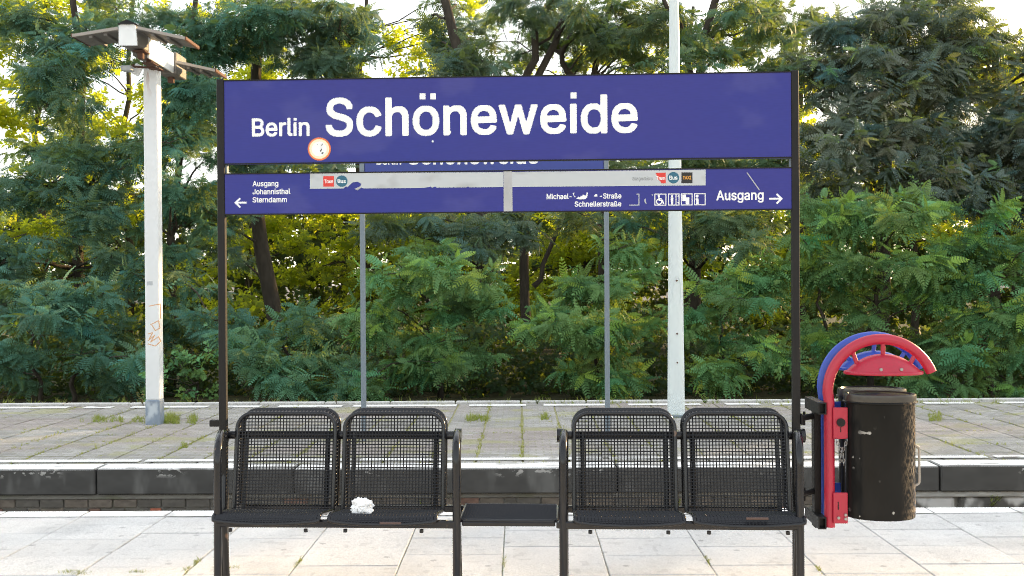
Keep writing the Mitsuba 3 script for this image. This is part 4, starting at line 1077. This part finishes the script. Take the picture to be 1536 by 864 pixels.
# --- second rank: the trees whose crowns hang over the shrubs
plant('robinia_tree', 'tall dark tree filling the upper left corner behind the lamp head', 'tree', 0, [(path((120, 22.0), (118, 330, 22.0), (125, 160, 22.0), (110, -60, 22.2)), 0.14, 0.06)],
      [(70, 310, 95, 60, 21.2, 13, 0.8), (140, 220, 90, 40, 21.4, 9, 0.75), (60, 115, 85, 45, 21.6, 10, 0.75), (150, 40, 130, 45, 22.0, 11, 0.75), (40, 420, 80, 45, 21.0, 9, 0.7), (170, 430, 60, 50, 20.8, 6, 0.6)], 21, (0.070, 0.156, 0.118), per=20)
plant('robinia_tree', 'bluish green tree between the lamp post and the left sign post', 'tree', 0, [(path((255, 21.5), (262, 330, 21.5), (280, 120, 21.5), (300, -40, 21.6)), 0.10, 0.05)],
      [(275, 330, 60, 60, 20.8, 8, 0.62), (290, 190, 55, 55, 21.2, 9, 0.68), (280, 470, 50, 50, 20.4, 6, 0.55), (350, 60, 90, 45, 21.4, 10, 0.7), (300, 110, 50, 40, 21.4, 5, 0.7)], 22, BLUEG, per=20)
plant('robinia_tree', 'leaning dark trunk tree behind the left end of the sign with a crown above it', 'tree', 0, [(path((415, 23.0), (402, 400, 23.0), (385, 310, 23.0), (378, 160, 23.0), (400, 20, 23.0)), 0.21, 0.10), ([at(385, 320, 23), at(430, 240, 23), at(500, 120, 23), at(560, 20, 23)], 0.08, 0.04)],
      [(450, 70, 75, 38, 22.2, 11, 0.7), (530, 95, 45, 22, 22.2, 5, 0.55), (480, 20, 60, 22, 22.6, 6, 0.55), (560, 40, 40, 30, 22.6, 3, 0.45), (400, 20, 60, 30, 22.4, 6, 0.65), (355, 340, 26, 60, 22.4, 4, 0.5), (430, 240, 90, 30, 22.4, 8, 0.6)], 23, (0.076, 0.146, 0.118), per=20)
plant('robinia_tree', 'twin trunk tree behind the middle of the sign with hanging grey green branches', 'tree', 0, [(path((718, 22.5), (722, 400, 22.5), (728, 300, 22.5), (700, 120, 22.5), (660, -30, 22.5)), 0.20, 0.10), (path((790, 23.0), (790, 420, 23.0), (792, 300, 23.0), (800, 140, 23.0), (830, 60, 23.0), (870, -40, 23.0)), 0.13, 0.07), ([at(800, 430, 23), at(822, 370, 23), at(850, 320, 23), at(890, 250, 23)], 0.06, 0.04),
      ([at(760, 200, 22.7), at(800, 100, 22.7), at(812, 30, 22.7), at(850, -40, 22.7)], 0.10, 0.07)],
      [(700, 95, 50, 18, 21.8, 6, 0.5), (745, 350, 45, 40, 21.6, 9, 0.5), (690, 345, 26, 40, 21.8, 4, 0.45), (650, 340, 40, 26, 22.0, 4, 0.45), (590, 335, 45, 22, 22.0, 5, 0.42), (760, 15, 40, 20, 22.2, 3, 0.45), (830, 15, 50, 22, 22.2, 5, 0.5), (690, 40, 60, 40, 24.5, 9, 0.5)], 24, (0.080, 0.132, 0.106), per=24)
plant('robinia_tree', 'slender tree with bare limbs against the sky left of the round pole top', 'tree', 0, [(path((905, 24.0), (905, 330, 24.0), (880, 150, 24.0), (920, -40, 24.0)), 0.13, 0.06), ([at(880, 150, 24), at(840, 90, 24), at(870, 20, 24)], 0.08, 0.05)],
      [(905, 50, 55, 28, 23.4, 7, 0.55), (960, 70, 40, 35, 23.4, 6, 0.55), (905, 330, 60, 26, 22.4, 4, 0.45), (950, 20, 50, 22, 23.2, 4, 0.55), (870, 60, 70, 45, 25.0, 9, 0.5), (960, 50, 60, 40, 25.0, 8, 0.5), (780, 70, 50, 35, 25.0, 5, 0.45)], 25, (0.070, 0.120, 0.075), per=20)
plant('robinia_tree', 'leafy tree behind the top of the round pole with a dark leaning trunk', 'tree', 0, [(path((1040, 23.0), (1045, 300, 23.0), (1046, 110, 23.0), (1064, 30, 23.0), (1090, -50, 23.0)), 0.16, 0.08), ([at(1046, 130, 23), at(1020, 40, 23), at(980, -30, 23)], 0.07, 0.04)],
      [(1025, 75, 40, 30, 22.4, 6, 0.5), (1130, 25, 60, 20, 22.6, 6, 0.5), (1165, 80, 30, 36, 22.2, 5, 0.55), (1000, 340, 60, 36, 21.6, 6, 0.5), (1090, 340, 60, 36, 21.2, 9, 0.55), (1100, 250, 90, 26, 21.6, 11, 0.55), (960, 260, 50, 30, 21.8, 5, 0.5), (1110, 70, 40, 24, 22.6, 2, 0.4), (1080, 50, 70, 45, 25.0, 9, 0.5), (1150, 30, 60, 34, 25.0, 7, 0.5)], 26, (0.070, 0.128, 0.075), per=20)
plant('robinia_tree', 'big dark dense tree right of the sign, its crown filling the upper right corner', 'tree', 0, [(path((1330, 22.5), (1320, 330, 22.5), (1330, 180, 22.5), (1360, -60, 22.5)), 0.17, 0.07), ([at(1330, 230, 22.5), at(1260, 180, 22.3), at(1210, 150, 22)], 0.08, 0.04)],
      [(1265, 110, 65, 40, 21.4, 12, 0.7), (1300, 200, 85, 45, 21.2, 15, 0.72), (1380, 90, 80, 55, 21.6, 15, 0.75), (1370, 260, 80, 40, 21.0, 11, 0.7), (1240, 260, 35, 36, 21.0, 6, 0.6), (1290, 40, 60, 26, 21.8, 7, 0.6)], 27, (0.112, 0.142, 0.126), per=22, tips=0.12)
plant('robinia_tree', 'dark tree cut by the right picture edge, above the hedge', 'tree', 0, [(path((1500, 22.8), (1500, 250, 22.8), (1490, 40, 22.8)), 0.15, 0.07)],
      [(1480, 180, 70, 75, 21.6, 17, 0.75), (1440, 50, 50, 36, 22.0, 9, 0.65), (1400, 20, 60, 24, 22.2, 6, 0.6), (1500, 280, 60, 50, 21.2, 10, 0.7), (1620, 240, 60, 80, 21.8, 12, 0.8), (1700, 300, 90, 100, 21.8, 14, 0.8), (1610, 100, 80, 26, 21.8, 12, 0.7)], 28, (0.100, 0.128, 0.114), per=22, tips=0.06)  # clumps past the picture edge are unseen, shaped to shade the near paving
# --- third rank: sunlit trees farther back, seen through the gaps
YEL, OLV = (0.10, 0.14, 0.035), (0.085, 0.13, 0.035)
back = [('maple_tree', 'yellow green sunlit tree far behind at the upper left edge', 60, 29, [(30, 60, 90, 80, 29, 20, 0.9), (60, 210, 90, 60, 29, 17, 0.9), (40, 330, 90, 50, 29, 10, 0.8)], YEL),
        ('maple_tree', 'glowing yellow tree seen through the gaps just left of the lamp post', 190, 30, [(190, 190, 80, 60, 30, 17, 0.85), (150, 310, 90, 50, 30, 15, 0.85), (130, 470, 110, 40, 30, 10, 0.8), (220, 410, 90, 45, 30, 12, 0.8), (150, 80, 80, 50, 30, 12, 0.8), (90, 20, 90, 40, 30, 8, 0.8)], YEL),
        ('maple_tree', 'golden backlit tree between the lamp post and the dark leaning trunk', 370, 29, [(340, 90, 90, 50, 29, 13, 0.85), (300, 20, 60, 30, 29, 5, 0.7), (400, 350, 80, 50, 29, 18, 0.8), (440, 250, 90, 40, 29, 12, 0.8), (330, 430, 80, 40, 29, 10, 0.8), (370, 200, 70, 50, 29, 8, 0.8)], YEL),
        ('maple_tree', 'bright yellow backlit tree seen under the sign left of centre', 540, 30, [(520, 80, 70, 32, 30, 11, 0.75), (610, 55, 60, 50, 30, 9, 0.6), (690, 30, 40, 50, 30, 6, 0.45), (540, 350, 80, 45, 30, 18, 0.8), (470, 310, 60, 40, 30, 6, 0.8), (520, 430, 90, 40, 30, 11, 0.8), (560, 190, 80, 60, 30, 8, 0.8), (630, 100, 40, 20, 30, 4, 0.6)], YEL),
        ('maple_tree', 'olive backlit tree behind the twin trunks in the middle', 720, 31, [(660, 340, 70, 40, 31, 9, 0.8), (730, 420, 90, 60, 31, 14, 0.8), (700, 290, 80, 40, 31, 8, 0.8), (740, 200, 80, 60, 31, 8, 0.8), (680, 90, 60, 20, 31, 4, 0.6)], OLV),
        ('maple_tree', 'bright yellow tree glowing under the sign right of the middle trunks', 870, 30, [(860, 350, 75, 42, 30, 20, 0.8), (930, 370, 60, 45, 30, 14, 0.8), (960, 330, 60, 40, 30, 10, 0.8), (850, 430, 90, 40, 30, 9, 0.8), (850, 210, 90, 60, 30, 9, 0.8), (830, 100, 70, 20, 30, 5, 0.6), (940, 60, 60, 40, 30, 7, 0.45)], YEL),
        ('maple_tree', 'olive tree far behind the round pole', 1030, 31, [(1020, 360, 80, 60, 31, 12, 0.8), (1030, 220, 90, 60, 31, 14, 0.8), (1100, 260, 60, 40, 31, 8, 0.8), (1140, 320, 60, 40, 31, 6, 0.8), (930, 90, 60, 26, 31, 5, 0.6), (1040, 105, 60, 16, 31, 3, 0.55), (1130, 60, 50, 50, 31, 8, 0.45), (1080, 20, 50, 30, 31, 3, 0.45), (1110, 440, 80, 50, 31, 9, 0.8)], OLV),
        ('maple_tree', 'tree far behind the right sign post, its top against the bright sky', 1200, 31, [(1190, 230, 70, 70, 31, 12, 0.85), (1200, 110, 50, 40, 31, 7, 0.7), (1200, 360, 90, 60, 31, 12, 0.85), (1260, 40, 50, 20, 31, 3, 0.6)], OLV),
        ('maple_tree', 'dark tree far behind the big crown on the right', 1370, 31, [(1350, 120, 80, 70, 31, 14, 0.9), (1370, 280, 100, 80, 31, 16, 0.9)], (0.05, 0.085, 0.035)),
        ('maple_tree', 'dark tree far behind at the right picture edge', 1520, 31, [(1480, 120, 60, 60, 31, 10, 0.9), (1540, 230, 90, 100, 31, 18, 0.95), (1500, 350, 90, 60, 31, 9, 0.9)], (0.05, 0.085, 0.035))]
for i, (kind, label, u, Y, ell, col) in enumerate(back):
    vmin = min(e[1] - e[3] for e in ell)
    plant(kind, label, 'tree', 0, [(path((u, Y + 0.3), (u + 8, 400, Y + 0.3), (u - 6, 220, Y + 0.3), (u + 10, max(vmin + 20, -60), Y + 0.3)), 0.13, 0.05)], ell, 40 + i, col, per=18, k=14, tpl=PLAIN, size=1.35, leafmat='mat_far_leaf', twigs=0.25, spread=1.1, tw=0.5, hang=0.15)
for i, (u, n) in enumerate(((1760, 26), (1960, 28), (2180, 28), (2420, 28))):
    plant('maple_tree', 'tree of the row continuing beyond the right picture edge', 'tree', 0, [(path((u, 29), (u, 100, 29)), 0.14, 0.05)], [(u, 330, 130, 180, 29, n, 1.1)], 60 + i, OLV, per=16, k=14, tpl=PLAIN, size=1.9, leafmat='mat_far_leaf', twigs=0.1, spread=1.1, tw=0.5, group='trees beyond the right picture edge')
for i, u in enumerate((1760, 1960, 2160, 2360)):  # unseen trees added to shade the paving, topped to let sun onto the bin
    plant('robinia_tree', 'unseen dark tree added beyond the right picture edge to shade the paving', 'tree', 0, [(path((u, 22.3), (u, 200, 22.3)), 0.14, 0.05)], [(u, 77, 95, 22, 21.8, 16, 0.7), (u, 190, 100, 70, 21.8, 14, 0.95), (u, 350, 110, 110, 21.0, 16, 1.0), (u, 520, 110, 60, 20.0, 8, 0.8)], 80 + i, BLUEG, per=9, k=12, tpl=PLAIN, size=1.6, twigs=0.0, spread=1.1, tw=0.5, group='added shade trees beyond the right picture edge')
# --- undergrowth: one dense mass closing the view at the bottom
r = np.random.default_rng(77)
n = 6800
P = np.stack([r.uniform(-20, 26, n), r.uniform(32.5, 36.0, n), np.zeros(n)], 1)
top = 3.7 + 2.0 * meshkit.noise(np.stack([P[:, 0] * 0.35, P[:, 1] * 0.4, P[:, 0] * 0], 1))
P[:, 2] = GZ + (top - GZ) * r.uniform(0.0, 1.0, n) ** 0.8
D = nrm(np.stack([r.normal(0, 1, n), r.normal(-0.8, 0.6, n), r.normal(0.3, 0.5, n)], 1))
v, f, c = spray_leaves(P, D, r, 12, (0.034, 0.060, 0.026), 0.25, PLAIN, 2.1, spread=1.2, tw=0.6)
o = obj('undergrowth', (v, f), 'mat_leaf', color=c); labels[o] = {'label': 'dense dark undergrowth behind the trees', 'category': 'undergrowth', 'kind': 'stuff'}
n = 2600
P = np.stack([r.uniform(-13, 14, n), r.uniform(19.5, 22.0, n), np.zeros(n)], 1)
top = 0.2 + 1.0 * meshkit.noise(np.stack([P[:, 0] * 0.7, P[:, 1], P[:, 0] * 0 + 4], 1))
P[:, 2] = GZ + (top - GZ) * r.uniform(0.0, 1.0, n)
D = nrm(np.stack([r.normal(0, 1, n), r.normal(-0.6, 0.6, n), r.normal(0.5, 0.5, n)], 1))
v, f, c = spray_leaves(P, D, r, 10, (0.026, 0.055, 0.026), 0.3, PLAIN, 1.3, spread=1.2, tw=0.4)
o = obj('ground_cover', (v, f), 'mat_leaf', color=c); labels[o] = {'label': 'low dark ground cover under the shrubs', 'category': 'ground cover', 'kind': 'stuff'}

# --- grass in the joints and tufts on the far platform
r = np.random.default_rng(90)
B = []                                                       # (x, y, height)
def tuft(u0, u1, v0, v1, n, h):
    for _ in range(n):
        u = r.uniform(u0, u1); dens = meshkit.noise(np.array([[u * 0.11, v0 * 1.7, 3.0]]))[0]
        if dens < 0.32 or r.random() > dens * 1.3: continue
        p = on(u, r.uniform(v0, v1), ZF); B.append((p[0], p[1], h * (0.35 + dens) * r.uniform(0.3, 1.2), r.random() * 0.4))
tuft(243, 300, 625, 636, 420, 0.10); tuft(120, 240, 626, 634, 330, 0.07); tuft(700, 765, 625, 632, 420, 0.10); tuft(812, 822, 622, 630, 60, 0.08); tuft(1390, 1412, 622, 632, 120, 0.09); tuft(1000, 1030, 622, 628, 60, 0.1); tuft(262, 280, 664, 672, 90, 0.06)
tuft(0, 1536, 603, 606, 700, 0.09); tuft(1060, 1230, 620, 630, 120, 0.06)
for i in range(-22, 24):                                     # along the joints that run across the platform
    x = xs0 + i * SW; on_ = r.random()
    for _ in range(int(150 * on_)):
        y = r.uniform(YC + 0.3, YB - 0.2)
        if meshkit.noise(np.array([[x * 3.1, y * 1.1, 2.0]]))[0] > 0.47: B.append((x + r.normal(0, 0.016), y, r.uniform(0.012, 0.05), 1))
for j in range(nr):
    y = YC + 0.30 + j * SD
    for _ in range(260):
        x = r.uniform(-8, 8)
        if meshkit.noise(np.array([[x * 1.3, y * 5.1, 7.0]]))[0] > 0.62: B.append((x, y + r.normal(0, 0.012), r.uniform(0.01, 0.035), 1))
B = np.array(B)
k = 3; base = np.repeat(np.stack([B[:, 0], B[:, 1], np.full(len(B), ZF - 0.006)], 1), k, 0) + r.normal(0, 0.010, (len(B) * k, 3)) * [1, 1, 0]
h = np.repeat(B[:, 2], k) * r.uniform(0.6, 1.2, len(B) * k); lean = r.normal(0, 0.45, (len(B) * k, 2)) * h[:, None]; az = r.uniform(0, 6.28, len(h)); wv = np.stack([np.cos(az), np.sin(az), az * 0], 1) * 0.005
tip = base + np.concatenate([lean, h[:, None]], 1)
V = np.stack([base - wv, base + wv, tip], 1).reshape(-1, 3); Fg = np.arange(len(V)).reshape(-1, 3)
dry = np.repeat(r.random(len(B)) * 0.6 + 0.4 * B[:, 3], k)[:, None]
C = np.repeat((1 - dry) * np.array([0.19, 0.29, 0.05]) + dry * np.array([0.42, 0.40, 0.15]), 3, 0)
o = obj('grass', (V, Fg), 'mat_grass', color=C); labels[o] = {'label': 'thin yellow green grass growing in the joints of the opposite platform', 'category': 'grass', 'kind': 'stuff'}
# grass in the joints of the near platform
B = []
for (u, v, du, dv, n) in ((110, 859, 22, 3, 160), (205, 858, 14, 2, 70), (292, 843, 8, 5, 60), (275, 855, 8, 5, 50), (448, 843, 8, 8, 60), (340, 851, 20, 2, 50), (1062, 840, 6, 8, 40), (1225, 852, 8, 6, 40), (760, 845, 3, 12, 40), (780, 786, 6, 2, 40)):
    for _ in range(n):
        p = on(u + r.normal(0, du / 2), v + r.normal(0, dv / 2), 0); i = round((p[0] - x_first) / TW); B.append((p[0] if du > 12 else 0.35 * p[0] + 0.65 * (x_first + i * TW), p[1], r.uniform(0.006, 0.02)))
B = np.array(B); base = np.stack([B[:, 0], B[:, 1], np.full(len(B), -0.01)], 1); az = r.uniform(0, 6.28, len(B)); wv = np.stack([np.cos(az), np.sin(az), az * 0], 1) * 0.003
tip = base + np.stack([r.normal(0, 0.012, len(B)), r.normal(0, 0.012, len(B)), B[:, 2] + 0.008], 1)
V = np.stack([base - wv, base + wv, tip], 1).reshape(-1, 3)
o = obj('grass', (V, np.arange(len(V)).reshape(-1, 3)), 'mat_grass', color=np.tile([0.16, 0.19, 0.06], (len(V), 1)) * r.uniform(0.7, 1.3, (len(V), 1))); labels[o] = {'label': 'tiny tufts of grass in the pale near paving joints', 'category': 'grass', 'kind': 'stuff'}


def weed(u, v, Y, h, n, label, seed, col=(0.16, 0.20, 0.05), leafy=True):
    r = np.random.default_rng(seed); t_ = thing('weed', label, 'weed'); p = at(u, v, Y); st, P, D = [], [], []
    for _ in range(n):
        e = p + np.array([r.normal(0, h * 0.28), r.normal(0, h * 0.15) - 0.02, h * r.uniform(0.6, 1.05)])
        m = (p + e) / 2 + r.normal(0, h * 0.04, 3); st.append(tube([p, m, e], [0.004, 0.003, 0.0015], 4, cap=False))
        for t in np.linspace(0.3, 1.0, 5): P.append(p * (1 - t) + e * t); D.append(nrm(r.normal(0, 1, 3) + [0, -0.3, 0.4]))
    obj('stem', cat(st), 'mat_bark', t_)
    v_, f_, c_ = spray_leaves(np.array(P), np.array(D), r, 3, col, 0.2, PLAIN, h * 1.1, tw=0.02); obj('leaves', (v_, f_), 'mat_grass', t_, color=c_)


weed(632, 767, YW - 0.06, 0.10, 6, 'yellow green weed growing at the wall, seen through the second seat back', 1, (0.26, 0.30, 0.03))
weed(1018, 762, YW - 0.06, 0.10, 5, 'small weed at the wall between the two right seats', 2)
weed(1487, 762, YW - 0.06, 0.14, 5, 'small yellowish weed on the wall right of the bins', 3)
weed(505, 606, YB - 0.2, 0.16, 4, 'dry weed on the platform back edge left of the thin grey post', 4, (0.20, 0.18, 0.08))
weed(1058, 606, YB - 0.2, 0.2, 5, 'green weed on the platform back edge just right of the round pole', 5, (0.08, 0.17, 0.04))
weed(806, 606, YB - 0.2, 0.10, 5, 'little green weed on the platform back edge between the two bench halves', 6, (0.10, 0.2, 0.05))
weed(215, 608, YB - 0.2, 0.22, 4, 'dry weed stalks just left of the white lamp post foot', 7, (0.22, 0.18, 0.09))
import sys; sys.stderr.write(f'all {count} {len(scene)}\n')
